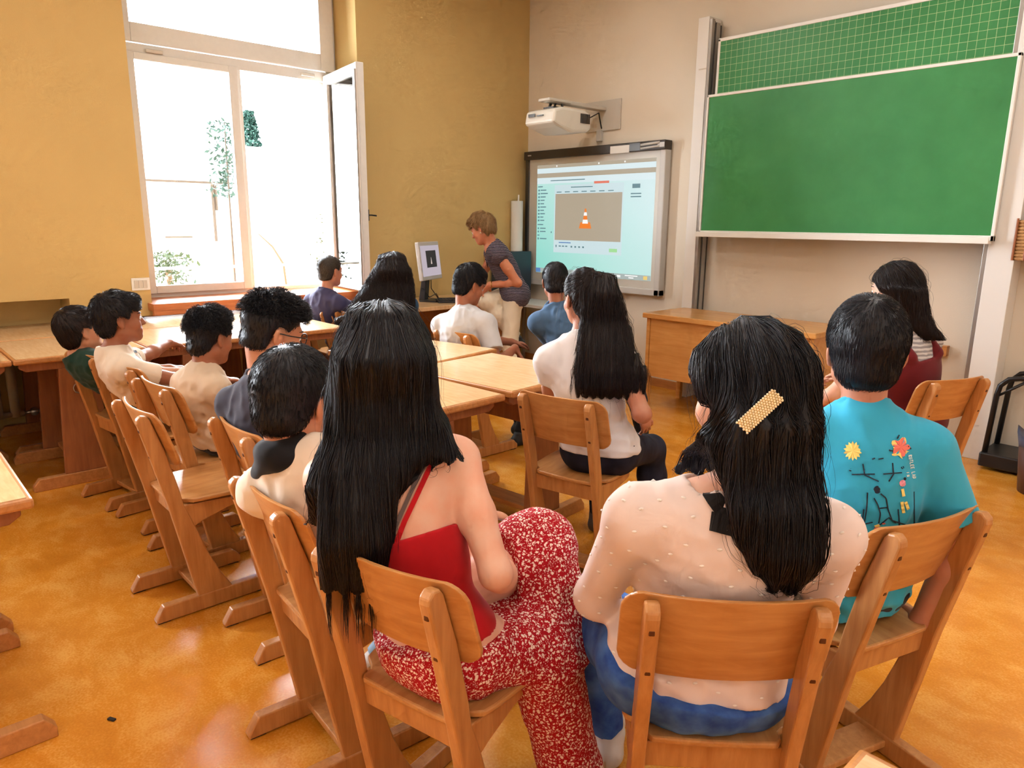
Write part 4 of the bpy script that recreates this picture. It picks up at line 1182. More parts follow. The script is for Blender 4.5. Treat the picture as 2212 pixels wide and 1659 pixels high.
    def legs(p, G, o=0, k=.03, ra=None, cuff=None):
        s, w = p.sc, p.wd
        for n in p.knee:
            h, kn, an = p.hipj[n], p.knee[n], p.ank[n][:3]
            r = ra or (.088 * s * w, .058 * s * w, .056 * s, .036 * s)
            G.rc(h, kn, r[0] + o, r[1] + o, k)
            c = kn + (an - kn) * .35
            G.rc(kn, c, r[1] + o, r[2] + o, k)
            e = an if cuff is None else kn + (an - kn) * cuff
            G.rc(c, e, r[2] + o, r[3] + o, k, cap=None if cuff is None else [(e, unit(an - kn))])
        return G
    def foot(p, G, n, o=0, k=.015):
        a = p.ank[n]; an = a[:3]; fd = rz(math.radians(a[3]))[:, 1]; fd = unit(fd * math.cos(a[4]) + vec(0, 0, math.sin(a[4]))); s = p.sc
        dn = unit(np.cross(np.cross(fd, vec(0, 0, -1)), fd)) if abs(fd[2]) < .99 else vec(0, 0, -1)
        dn = dn if dn[2] < 0 else -dn
        he = an + dn * .042 * s - fd * .03 * s; ba = an + dn * .047 * s + fd * .11 * s; to = an + dn * .05 * s + fd * .165 * s
        G.rc(an, he, .032 * s + o, .030 * s + o, k); G.rc(an + fd * .01, ba, .030 * s + o, .026 * s + o, k); G.rc(he, ba, .029 * s + o, .028 * s + o, k)
        sd = np.cross(fd, dn)
        G.rc(ba - sd * .014 * s, to, .026 * s + o, .020 * s + o, k); G.rc(ba + sd * .014 * s, to, .026 * s + o, .020 * s + o, k)
        return G
    def head(p, G):
        h = p.hs; RT = p.Rh.T
        def E(c, r, k=.02, op='u', rot=None):
            R = RT if rot is None else (p.Rh @ rot).T
            G.el(p.H(c), np.array(r) * h, R, k * h, op)
        def C(a, b, ra, rb, k=.01, op='u'): G.rc(p.H(a), p.H(b), ra * h, rb * h, k * h, op)
        E((0, -.012, .032), (.073, .093, .082)); E((0, .028, -.028), (.059, .061, .082), .03)
        for s in (-1, 1):
            C((s * .047, -.002, -.052), (s * .012, .062, -.090), .021, .018, .03)
            E((s * .037, .054, -.030), (.026, .026, .024), .02)
        E((0, .072, -.090), (.020, .016, .015), .015)
        C((-.030, .074, .020), (.030, .074, .020), .0135, .0135, .018)
        for s in (-1, 1): E((s * .031, .094, .001), (.017, .014, .0105), .012, 's')
        C((0, .083, .012), (0, .102, -.027), .0085, .0115, .010); 
        for s in (-1, 1): E((s * .0105, .093, -.031), (.008, .010, .007), .006)
        E((0, .075, -.058), (.026, .017, .018), .016)
        C((-.015, .0865, -.0565), (.015, .0865, -.0565), .0055, .0055, .004); C((-.013, .0855, -.0665), (.013, .0855, -.0665), .0065, .0065, .004)
        E((0, .095, -.0615), (.020, .007, .0022), .003, 's')
        for s in (-1, 1):
            a = math.radians(22) * s; ca, sa = math.cos(a), math.sin(a)
            rot = np.array([[ca, -sa, 0], [sa, ca, 0], [0, 0, 1]]) @ np.array([[1, 0, 0], [0, math.cos(.18), -math.sin(.18)], [0, math.sin(.18), math.cos(.18)]])
            E((s * .0775, -.012, -.004), (.0085, .0185, .030), .008, 'u', rot)
            E((s * .086, -.007, .000), (.0065, .0105, .018), .004, 's', rot)
            E((s * .0785, -.004, -.006), (.006, .006, .009), .004, 'u', rot)
            E((s * .076, -.004, -.030), (.007, .008, .009), .006)
        for s in (-1, 1): E((s * .031, .0745, .001), (.0125, .0125, .0115), .003)
        return G
    def coarse(p):
        if not hasattr(p, 'cF'):
            G = S(); p.torso(G, .012); p.neck(G); p.arms(G); p.head(G); g, lo, h = G.grid(.012, .05); p.cF = (g, lo, h)
        return p.cF
    def loc(p, X, Y, Z):
        a, b, c = X - f32(p.hc[0]), Y - f32(p.hc[1]), Z - f32(p.hc[2]); R = p.Rh.astype(f32); i = f32(1 / p.hs)
        return [(a * R[0, j] + b * R[1, j] + c * R[2, j]) * i for j in range(3)]
    def cap(p, G, ts=.012, tt=.018, tb=.012, nape=-.088, low=0, ear=True, front=0, fn=None, vol=None, burn=0):
        """hair cap over the skull, trimmed along the hairline"""
        h = p.hs
        G.el(p.H((0, -.012 - (tb - ts) * .5, .034 + (tt - ts) * .5)), np.array((.074 + ts, .094 + (ts + tb) * .5, .083 + (ts + tt) * .5)) * h, p.Rh.T)
        G.el(p.H((0, -.040, -.030)), np.array((.060 + ts * .6, .056 + tb * .7, .060)) * h, p.Rh.T, .02)
        for v in (vol or []): G.el(p.H(v[0]), np.array(v[1]) * h, p.Rh.T, .02)
        ys = np.array([-.13, -.06, -.04, -.016, .010, .024, .036, .05, .07, .09, .13])
        zs = np.array([nape, nape + .008, -.055 + low, .030 if ear else -.04, .024 - burn, .012 - burn, .028, .046, .055 + front, .060 + front, .066 + front])
        def f(g, X, Y, Z):
            x, y, z = p.loc(X, Y, Z)
            hl = np.interp(y, ys, zs).astype(f32)
            hl = hl + np.where(y > .05, (x * x) * 0, 0)
            if fn is not None: g = g + fn(x, y, z)
            return smax(g, (hl - z) * f32(h * .8), f32(.006))
        G.fn(f); return G

def tee(p, o=.012, sl=.55, sr=.062, neck=.066, hem=-.06, k=.048, wr=.0035, fr=38, sleeves='LR', long=False, low=True, boat=0, collar=True):
    G = S(); p.torso(G, o, k, low)
    s = p.sc
    def folds(g, X, Y, Z):
        q = wob(X, Y, Z, 12, 1)
        a = np.abs(wob(X + Z * f32(.5), Y - Z * f32(.4), Z * f32(1.1), fr * 1.6, 2)) - f32(.35)
        low = np.clip((p.P[2] + .30 - Z) / .22, 0, 1)
        b = np.abs(np.sin(Z * f32(62) + (X + Y) * f32(9) + 2.2 * q)) - f32(.6)
        return g + f32(wr * 2.1) * a + f32(wr * 1.7) * b * low
    G.fn(folds)
    for n in sleeves:
        if n not in p.elb: continue
        a, e, w = p.sh[n], p.elb[n], p.wri[n]
        if long:
            G.rc(a, e, sr * s * .95, .046 * s, .035); G.rc(e, w, .046 * s, .033 * s, .03, cap=[(w - unit(w - e) * .01, unit(w - e))])
        else:
            t = a + (e - a) * sl; G.rc(a, a + (e - a) * (sl + .15), sr * s, sr * s * 1.0, .03, cap=[(t, unit(e - a))])
    if long: G.fn(lambda g, X, Y, Z: g + f32(.0025) * wob(X, Y, Z, 30, 2))
    hz = p.P[2] + hem; c0 = p.P + p.upp * hem
    nr = neck * s
    G.fn(lambda g, X, Y, Z: np.maximum(g, f32(hz) + np.clip((X - f32(p.P[0])) * f32(p.fp[0]) + (Y - f32(p.P[1])) * f32(p.fp[1]), 0, .2) * f32(.75) - Z))
    b = p.N + p.up * .09 * s + p.fs * .03 * s; a = p.N + p.up * .0 * s + p.fs * .012 * s
    G.rc(a, b, nr, nr * 1.25, .008, 's')
    if collar:
        ax_ = unit(b - a); e1 = unit(np.cross(ax_, p.fs)); e2 = np.cross(e1, ax_); c_ = a + ax_ * .035 * s; rr = nr * 1.10
        for i in range(18):
            t0, t1 = 2 * PI * i / 18, 2 * PI * (i + 1) / 18
            G.rc(c_ + (e1 * math.cos(t0) + e2 * math.sin(t0)) * rr - ax_ * .012 * math.sin(t0), c_ + (e1 * math.cos(t1) + e2 * math.sin(t1)) * rr - ax_ * .012 * math.sin(t1), .0075, .0075, .004)
    if boat: G.rc(a - p.rs * boat, a + p.rs * boat, nr * .8, nr * .8, .01, 's')
    return G
def trousers(p, o=.008, waist=.09, ra=None, cuff=.97, k=.045, wr=.003, butt=0):
    G = S(); s, w = p.sc, p.wd
    Rp = np.array([p.rp, unit(np.cross(p.upp, p.rp)), p.upp])
    G.el(p.P + p.upp * .02, (.152 * s * w + o, .112 * s * w + o, .115 * s + o), Rp, k)
    G.rc(p.P - p.rp * .07 * s * w - p.fp * .02 * s - vec(0, 0, .01), p.P + p.rp * .07 * s * w - p.fp * .02 * s - vec(0, 0, .01), .094 * s * w + o, .094 * s * w + o, k)
    if butt: G.el(p.P - p.fp * butt - vec(0, 0, .012), (.155 * s * w, .09, .088), Rp, k)
    c = p.P + p.upp * waist * s
    G.fn(lambda g, X, Y, Z: np.maximum(g + f32(wr) * wob(X, Y, Z, 34, 2), (X - f32(c[0])) * f32(p.upp[0]) + (Y - f32(c[1])) * f32(p.upp[1]) + (Z - f32(c[2])) * f32(p.upp[2])))
    p.legs(G, o, k, ra, cuff)
    G.fn(lambda g, X, Y, Z: g + f32(wr) * wob(X, Y, Z, 40, 2) + f32(wr * .8) * (np.abs(wob(X, Y, Z, 80, 1)) - f32(.4)))
    return G

JOBS = []
def person(label, p, skin, parts, extra=None, h=.0055, face=True):
    JOBS.append((label, p, skin, parts, extra, h, face))
def field(G, h, it=2, pad=.03):
    g, lo, hh = G.grid(h, pad); V, Q = snet(g, lo, hh); return relax(V, Q, it, .4), Q, (g, lo, hh)
def crop_seat(G, z):
    G.fn(lambda g, X, Y, Z: np.maximum(g, f32(z) - Z + 0 * X)); return G
def lay(p, G, V, Q, n, L, steps, flow, rng, ok=None, **kw):
    r = surf_points(V, Q, n, rng, ok)
    if len(r) == 0: return np.zeros((0, 3)), np.zeros((0, 4), int)
    return strands(G, r, flow, steps, L / steps, rng=rng, **kw)
def flow_short(p, crown=(0, -.03, .11), grav=.04, fwd=.0):
    cr = p.H(crown); f = p.Rh[:, 1]
    def fl(x):
        v = x - cr; v = v / (np.linalg.norm(v, axis=1, keepdims=True) + 1e-9)
        return v + np.array([0, 0, -grav * 10]) + f * fwd
    return fl
def flow_down(p, parting=(0, .02, .11), g=1.0, side=.6):
    cr = p.H(parting); rt = p.Rh[:, 0]
    def fl(x):
        v = x - cr; a = (v @ rt)[:, None] * rt; near = np.exp(-((x[:, 2:3] - cr[2]) / .07) ** 2)
        v = v / (np.linalg.norm(v, axis=1, keepdims=True) + 1e-9)
        return np.array([0, 0, -g]) + near * v * 1.2 + near * a * 6 * side
    return fl
def flow_to(pt, g=0.0):
    pt = vec(pt)
    def fl(x):
        v = pt - x; return v / (np.linalg.norm(v, axis=1, keepdims=True) + 1e-9) + np.array([0, 0, -g])
    return fl

def short_hair(p, mat_, seed=1, curly=0, n=2600, L=.035, h=.004, wid=.0008, crown=(0, -.035, .105), fwd=.2, lift=.0015, grow=.0010, noise=.002, nf=60, top_curl=None, **kw):
    def job():
        rng = np.random.default_rng(seed); G = S(); p.cap(G, **kw)
        if noise: G.fn(lambda g, X, Y, Z: g + f32(noise) * wob(X, Y, Z, nf, 3))
        V, Q, F = field(G, h, 1)
        a = lay(p, F, V, Q, n, L, 6, flow_short(p, crown, .03, fwd), rng, lift=lift, liftgrow=grow, width=wid, curl=curly, curlf=260 if curly else 60)
        ms = [(V, Q), a]
        if top_curl:
            def okf(c):
                q = (c - p.hc) @ p.Rh / p.hs; return q[:, 2] > top_curl[0]
            ms.append(lay(p, F, V, Q, top_curl[1], top_curl[2], 9, flow_short(p, crown, .01, fwd), rng, ok=okf, lift=.003, liftgrow=top_curl[3], width=.0010, curl=top_curl[4], curlf=230))
        return join(*ms)
    return ('hair', mat_, job)
def garment(name, mat_, G, h=.006, it=2):
    return (name, mat_, lambda: field(G, h, it)[:2])
def shoes(p, mat_, o=.010, sides='LR', h=.006):
    r = []
    for n in sides:
        if n not in p.ank: continue
        G = S(); p.foot(G, n, o); a = p.ank[n][:3]
        G.rc(a, a + vec(0, 0, .02), .034 * p.sc + o * .6, .036 * p.sc + o * .6, .015, cap=[(a + vec(0, 0, .012), vec(0, 0, 1))])
        zf = .006 if p.ank[n][4] == 0 else -1
        G.fn(lambda g, X, Y, Z, zf=zf: np.maximum(g, f32(zf) - Z + 0 * X))
        r.append(('shoe', mat_, (lambda G=G: field(G, h, 1)[:2])))
    return r
def snap(F, pt, d, mx=.15):
    """march pt along d until the surface of field F"""
    pt = vec(pt); d = unit(d); t = np.linspace(0, mx, 160); P_ = pt + t[:, None] * d; v = samp(F, P_)
    i = np.argmax(v < 0)
    return P_[i] if v[i] < 0 else None

def build_people():
    from concurrent.futures import ThreadPoolExecutor
    ex = ThreadPoolExecutor(4); futs = []
    for (label, p, skin, parts, extra, h, face) in JOBS:
        def body(p=p, h=h):
            G = S(); p.torso(G); p.neck(G); p.arms(G); p.hands(G); p.legs(G)
            for n in p.ank: p.foot(G, n)
            p.head(G)
            return field(G, h, 1)
        futs.append((ex.submit(body), [ex.submit(j[2]) for j in parts]))
    for (label, p, skin, parts, extra, h, face), (fb, fp) in zip(JOBS, futs):
        root = thing('person', label, 'person', tuple(p.P[:2]) + (0,)); o3 = np.array([*p.P[:2], 0])
        V, Q, F = fb.result(); p.F = F
        c = (V[Q].mean(1) - p.hc) @ p.Rh / p.hs
        lips = (np.abs(c[:, 0]) < .021) & (c[:, 2] < -.0505) & (c[:, 2] > -.074) & (c[:, 1] > .0835)
        npmesh('body', V - o3, Q, [skin, M['lips']], root, mi=lips.astype(np.int32))
        p.parts = {}
        for (name, m_, _), ft in zip(parts, fp):
            r = ft.result(); V, Q = r[0], r[1]
            ob = npmesh(name, V - o3, Q, m_, root); p.parts.setdefault(name, []).append((ob, V, Q))
        if face:
            for s in (-1, 1):
                mb = MB(); e = p.H((s * .031, .0768, .001)); mb.ball(e - o3, .0118 * p.hs, 12)
                mb.cur = 1; ir = p.H((s * .031, .0845, .001)); mb.ball(ir - o3, .0058 * p.hs, 10)
                mb.build('eye', [M['eye'], M['iris']], root, smooth=True)
                bm_ = MB(); pts = []
                for t in np.linspace(0, 1, 6):
                    a = snap(F, p.H((s * (.014 + .034 * t), .12, .024 + .006 * math.sin(t * 2.4) - .004 * t)), -p.Rh[:, 1])
                    if a is not None: pts.append(a + p.Rh[:, 1] * .001 - o3)
                if len(pts) > 3: bm_.tube(pts, [.0018, .0032, .0034, .003, .0024, .001][:len(pts)], 6).build('eyebrow', parts[0][1], root, smooth=True)
        if extra: extra(p, root, o3)
    ex.shutdown()
def top(u, v, xy, drop=.128, hs=.97): return at(u, v, xy) - vec(0, 0, drop * hs)
def curtain(G, secs, yaw, k=.02, pw=2.0, p=None, out=.012, dome=True):
    """hair hanging as stacked ellipses; each section: photo pixels left, right, row, horizontal place, half depth"""
    zs, cs, hw, hd = [], [], [], []
    for (u0, u1, v, xy, d) in sorted(secs, key=lambda s: -s[2]):
        c = at((u0 + u1) / 2, v, xy)
        if p is not None:
            ds = unit(c - CAMP); best = 9
            for f in (.2, .5, .8):
                c2 = at(u0 + (u1 - u0) * f, v, xy); d2 = unit(c2 - CAMP); r = snap(p.coarse(), c2 - d2 * .35, d2, .6)
                if r is not None: best = min(best, np.linalg.norm(r - CAMP))
            out_ = out + (.030 - out) * min(1, max(0, (c[2] - p.hc[2] + .24) / .16))
            if best < 9: c = CAMP + ds * (best - out_ + .25 * d)
        dep = (c - CAMP) @ np.array(Fv)
        zs.append(c[2]); cs.append(c[:2]); hw.append((u1 - u0) / 2 * dep / 1559); hd.append(d)
    if p is not None and dome:
        zs.append(zs[-1] + .075); cs.append(cs[-1] * .55 + p.hc[:2] * .45); hw.append(hw[-1] * .5); hd.append(hd[-1] * .45)
    G.sw(zs, cs, hw, hd, rz(math.radians(yaw))[:, 0], k, pw=pw); return G
def on_back(p, F, u, v, lift=.004):
    """point on the surface of field F seen at photo pixel (u, v)"""
    c = at(u, v, tuple(p.C[:2])); d = unit(c - CAMP)
    r = snap(F, c - d * .35, d, .7)
    return None if r is None else r - d * lift
def ribbon(path, nrm, w, th=.002):
    mb = MB(); n = len(path)
    vs = []
    for i in range(n):
        t = unit(path[min(i + 1, n - 1)] - path[max(i - 1, 0)]); a = unit(np.cross(t, nrm[i])); b = unit(nrm[i])
        for e, g in ((-1, 0), (1, 0), (1, 1), (-1, 1)): vs.append(path[i] + a * w * e + b * th * g)
    fs = []
    for i in range(n - 1):
        for k in range(4): fs.append((i * 4 + k, i * 4 + (k + 1) % 4, i * 4 + 4 + (k + 1) % 4, i * 4 + 4 + k))
    fs += [(3, 2, 1, 0), tuple((n - 1) * 4 + k for k in range(4))]
    return mb.add(vs, fs)
def back_ribbon(p, F, px, w, n=14, lift=.002, th=.002):
    px = np.array(px, float); t = np.linspace(0, len(px) - 1, n)
    pts = [on_back(p, F, np.interp(a, range(len(px)), px[:, 0]), np.interp(a, range(len(px)), px[:, 1]), lift) for a in t]
    pts = [q for q in pts if q is not None]
    if len(pts) < 2: return None
    g = grad(F, np.array(pts), .012)
    return ribbon(pts, g, w, th)

# ---------------- girl in red with long straight hair
p = Per((-1.235, .915, .55), 0, top(828, 662, (-1.33, 1.0)), 58, 8, 0, .95, .98, syaw=52, bow=.03, wd=1.0)
p.arm('R', at(1098, 1250, (-1.17, 1.14)), (.9, -.5, -.4), hdir=(-.55, .8, .0), palm=(-.3, -.2, -.9), curl=.4)
p.arm('L', (-1.33, 1.13, .64), (-.6, -.6, -.6), curl=.5)
p.knee['L'] = at(1168, 1176, (-1.20, 1.22)); p.ank['L'] = np.append(at(1222, 1440, (-1.0, 1.24)), [15, -.9])
p.knee['R'] = at(1170, 1400, (-1.05, 1.17)); p.ank['R'] = np.append((-1.06, 1.20, .075), [-20, 0])
def top_red(p=p):
    G = S(); p.torso(G, .008, .05)
    c = on = p.C - p.up * .075 * p.sc
    G.fn(lambda g, X, Y, Z: np.maximum(g + f32(.0015) * wob(X, Y, Z, 60, 2), np.maximum((X - f32(c[0])) * f32(p.up[0]) + (Y - f32(c[1])) * f32(p.up[1]) + (Z - f32(c[2])) * f32(p.up[2]), f32(p.P[2] + .055) - Z)))
    return G
def pants_red(p=p):
    G = trousers(p, .012, .05, (.086, .070, .062, .070), 1.0, .05, .004, butt=.05)
    G.rc(p.hipj['L'], p.knee['L'], .088, .068, .05)
    G.rc(p.knee['R'], p.ank['R'][:3], .062, .062, .05, cap=[((0, 0, .05), (0, 0, -1))])
    c = p.P + p.upp * .05
    G.fn(lambda g, X, Y, Z: np.maximum(g + f32(.004) * wob(X, Y, Z, 26, 2), np.where((X - f32(p.P[0])) ** 2 + (Y - f32(p.P[1])) ** 2 < .035, Z - f32(c[2]), -1)))
    return G
def hair_red(p=p):
    rng = np.random.default_rng(4); G = S(); p.cap(G, .020, .022, .030, nape=-.2, ear=False)
    x = (-1.33, .945); b = (-1.25, .80)
    curtain(G, [(718, 932, 762, (-1.33, .99), .085), (712, 942, 850, (-1.315, .955), .07), (706, 950, 930, (-1.30, .91), .055), (698, 900, 1000, (-1.29, .875), .045), (692, 855, 1080, (-1.285, .85), .04), (690, 845, 1170, (-1.275, .825), .038), (700, 838, 1262, (-1.255, .80), .03)], 57, .05, 2.4, p)
    curtain(G, [(930, 955, 905, (-1.22, .965), .03), (925, 985, 960, (-1.21, .945), .02), (940, 992, 988, (-1.205, .935), .012)], 52, .03, 2.0, p)
    curtain(G, [(690, 720, 960, (-1.38, .86), .03), (660, 705, 1050, (-1.40, .84), .02), (668, 700, 1130, (-1.40, .83), .014)], 57, .02, 2.0, p)
    rt = rz(math.radians(57))[:, 0]
    G.fn(lambda g, X, Y, Z: g + f32(.0022) * np.sin((X * f32(rt[0]) + Y * f32(rt[1])) * 210 + 2 * wob(X, Y, Z * .2, 14, 2)) + f32(.003) * wob(X, Y, Z * f32(.15), 40, 2))
    V, Q, F = field(G, .006, 1)
    a = lay(p, F, V, Q, 5200, .34, 16, flow_down(p), rng, lift=.0025, width=.0009, free=.03)
    bt = lay(p, F, V, Q, 900, .16, 9, flow_down(p), rng, ok=lambda c: c[:, 2] < .80, lift=.002, width=.0009, free=.02, curl=.004, curlf=20)
    st = lay(p, F, V, Q, 260, .22, 12, flow_down(p), rng, lift=.007, width=.0004, free=.03, curl=.010, curlf=22)
    return join((V, Q), a, bt, st)
def extra_red(p, root, o):
    F = p.F
    for px, w, m, nm in (([(934, 998), (905, 1060), (872, 1130), (848, 1196)], .0055, M['redtop'], 'shoulder_strap'), ([(918, 1002), (888, 1062), (858, 1130), (838, 1190)], .0045, M['greystrap'], 'bra_strap'),
                         ([(672, 1040), (690, 1110), (716, 1190)], .004, M['redtop'], 'shoulder_strap')):
        mb = back_ribbon(p, F, px, w, 18, .0045)
        if mb:
            ob = mb.build(nm, m, root, loc=tuple(-o))
RED = p
person('girl with long straight black hair in a red strappy top and floral trousers', p, SK['light'],
       [('hair', HR['black'], hair_red), garment('camisole', M['redtop'], top_red(), .0055), garment('trousers', M['floral'], pants_red(), .0065, 3)] + shoes(p, M['shoe_w']), extra_red, .005)

# ---------------- girl in pale pink with the pearl clip
p = Per((-.783, 1.268, .555), 44, top(1618, 712, (-.763, 1.245), .135), 76, 10, -3, .98, 1.06, syaw=44, bow=-.005, wd=1.17, shw=.168, ndown=.20)
p.arm('L', p.P + p.fp * .27 - p.rp * .20 + vec(0, 0, .05), -p.fp - vec(0, 0, 1) - p.rp * .6).arm('R', p.P + p.fp * .27 + p.rp * .20 + vec(0, 0, .05), -p.fp - vec(0, 0, 1) + p.rp * .6).seat_legs(.42, .17)
p.leg('L', (-1.13, 1.42, .075), yaw=40, pole=p.fp * .6 + vec(0, 0, 1) - p.rp * .45)
def hair_pink(p=p):
    rng = np.random.default_rng(8); G = S(); p.cap(G, .015, .026, .034, nape=-.12, ear=True, vol=[((0.0, -.075, .03), (.066, .06, .075))])
    curtain(G, [(1560, 1745, 900, (-.775, 1.30), .07), (1545, 1750, 960, (-.755, 1.27), .055), (1555, 1758, 1030, (-.735, 1.235), .045), (1575, 1768, 1090, (-.715, 1.21), .04), (1592, 1772, 1150, (-.70, 1.195), .036), (1612, 1768, 1200, (-.69, 1.185), .032), (1650, 1745, 1245, (-.685, 1.18), .022), (1675, 1715, 1268, (-.683, 1.178), .010)], 46, .06, 2.2, p)
    curtain(G, [(1520, 1600, 945, (-.84, 1.31), .03), (1485, 1565, 985, (-.87, 1.29), .016), (1445, 1500, 1018, (-.90, 1.27), .008)], 46, .025, 2.0, p)
    rt = rz(math.radians(46))[:, 0]
    G.fn(lambda g, X, Y, Z: g + f32(.003) * np.sin((X * f32(rt[0]) + Y * f32(rt[1])) * 150 + 3 * wob(X, Y, Z * .3, 14, 2)) + f32(.004) * wob(X, Y, Z * f32(.3), 30, 2))
    V, Q, F = field(G, .006, 1); p.hairF = F; fl = flow_down(p, (0, .03, .11), 1.0, .35)
    clip = at(1640, 890, (-.76, 1.27))
    def fl2(x):
        w = np.exp(-((x[:, 2:3] - clip[2] - .06) / .07) ** 2); v = clip - x; v /= np.linalg.norm(v, axis=1, keepdims=True) + 1e-9
        return fl(x) * (1 - w * .7) + v * w * 1.0
    a = lay(p, F, V, Q, 4600, .26, 14, fl2, rng, lift=.003, width=.0010, curl=.004, curlf=18)
    b = lay(p, F, V, Q, 700, .12, 9, fl, rng, ok=lambda c: c[:, 2] < .86, lift=.003, width=.0009, curl=.012, curlf=24)
    st = lay(p, F, V, Q, 240, .20, 12, fl, rng, lift=.010, width=.0004, curl=.016, curlf=24)
    return join((V, Q), a, b, st)
def extra_pink(p, root, o):
    hb = p.parts['hair'][0]; F = None
    mb = MB()
    P0, P1 = [snap(p.hairF, at(u, v, tuple(p.hc[:2])) - unit(at(u, v, tuple(p.hc[:2])) - CAMP) * .3, unit(at(u, v, tuple(p.hc[:2])) - CAMP), .6) for u, v in ((1603, 924), (1681, 852))]
    P0 = P0 + unit(CAMP - P0) * .012; P1 = P1 + unit(CAMP - P1) * .012
    l = unit(P1 - P0); n = unit(CAMP - P0); w = unit(np.cross(n, l)); L = np.linalg.norm(P1 - P0)
    wd = .0125
    pl = MB(); vs = []
    for e, g in ((0, -1), (1, -1), (1, 1), (0, 1)):
        for d in (-.004, .0): vs.append(P0 + l * L * e + w * wd * g + n * d - o)
    pl.add(vs, [(0, 2, 4, 6), (7, 5, 3, 1), (0, 1, 3, 2), (2, 3, 5, 4), (4, 5, 7, 6), (6, 7, 1, 0)])
    cl = pl.build('hair_clip', M['gold'], root)
    for i in range(17):
        for j in range(7):
            c = P0 + l * L * (i + .5 * (j % 2)) / 16.5 + w * wd * (-1 + 2 * j / 6) + n * .0015
            mb.ball(c - o, .0024, 6)
    mb.build('pearls', M['pearl'], cl, smooth=True)['kind'] = 'stuff'
    Fs = p.shirtF
    mb = back_ribbon(p, Fs, [(1490, 1010), (1540, 1072), (1590, 1140)], .016, lift=.003)
    if mb: mb.build('bag_strap', M['strap'], root, loc=tuple(-o))
    mb = back_ribbon(p, Fs, [(1560, 1120), (1640, 1215), (1700, 1275), (1740, 1305), (1768, 1335)], .009, lift=.003)
    if mb: mb.build('bag_strap', M['strap'], root, loc=tuple(-o))
    mb = back_ribbon(p, Fs, [(1535, 1125), (1600, 1142)], .018, lift=.004)
    if mb: mb.build('bag_strap', M['strap'], root, loc=tuple(-o))
    _, Vb, Qb = p.parts['blouse'][0]
    c = Vb[Qb].mean(1); nn = grad(Fs, c, .01); rng = np.random.default_rng(2); keep = []
    for i in rng.permutation(len(c)):
        if all(abs(c[i][2] - c[j][2]) > .034 or np.linalg.norm(c[i] - c[j]) > .036 for j in keep): keep.append(i)
        if len(keep) > 330: break
    mb = MB()
    for i in keep:
        n_ = nn[i]; a = unit(np.cross(n_, vec(0, 0, 1))); b = np.cross(n_, a); q_ = c[i] - o
        sg = rng.uniform(-.3, .3); a2 = a * math.cos(sg) + b * math.sin(sg); b2 = np.cross(n_, a2)
        vs = [q_ + n_ * .0042] + [q_ + (a2 * .0052 * math.cos(t) + b2 * .0027 * math.sin(t)) + n_ * .001 for t in np.linspace(0, 2 * PI, 9)[:-1]]
        mb.add(vs, [(0, k + 1, (k + 1) % 8 + 1) for k in range(8)])
    tag(mb.build('tufts', M['tuft'], root, smooth=True), kind='stuff')
PINK = p
def shirt_pink(p=p):
    G = tee(p, .012, sr=.064, neck=.078, hem=-.02, wr=.003, fr=30, long=True, boat=.05, collar=False)
    r = field(G, .006, 2); p.shirtF = r[2]; return r[:2]
person('girl in a pale pink dotted blouse with a pearl clip in her dark hair', p, SK['light'],
       [('hair', HR['black'], hair_pink), ('blouse', M['dotted'], shirt_pink), garment('jeans', M['jeans'], trousers(p, .012, .02, butt=.075), .006)] + shoes(p, M['shoe_w']), extra_pink, .0055)

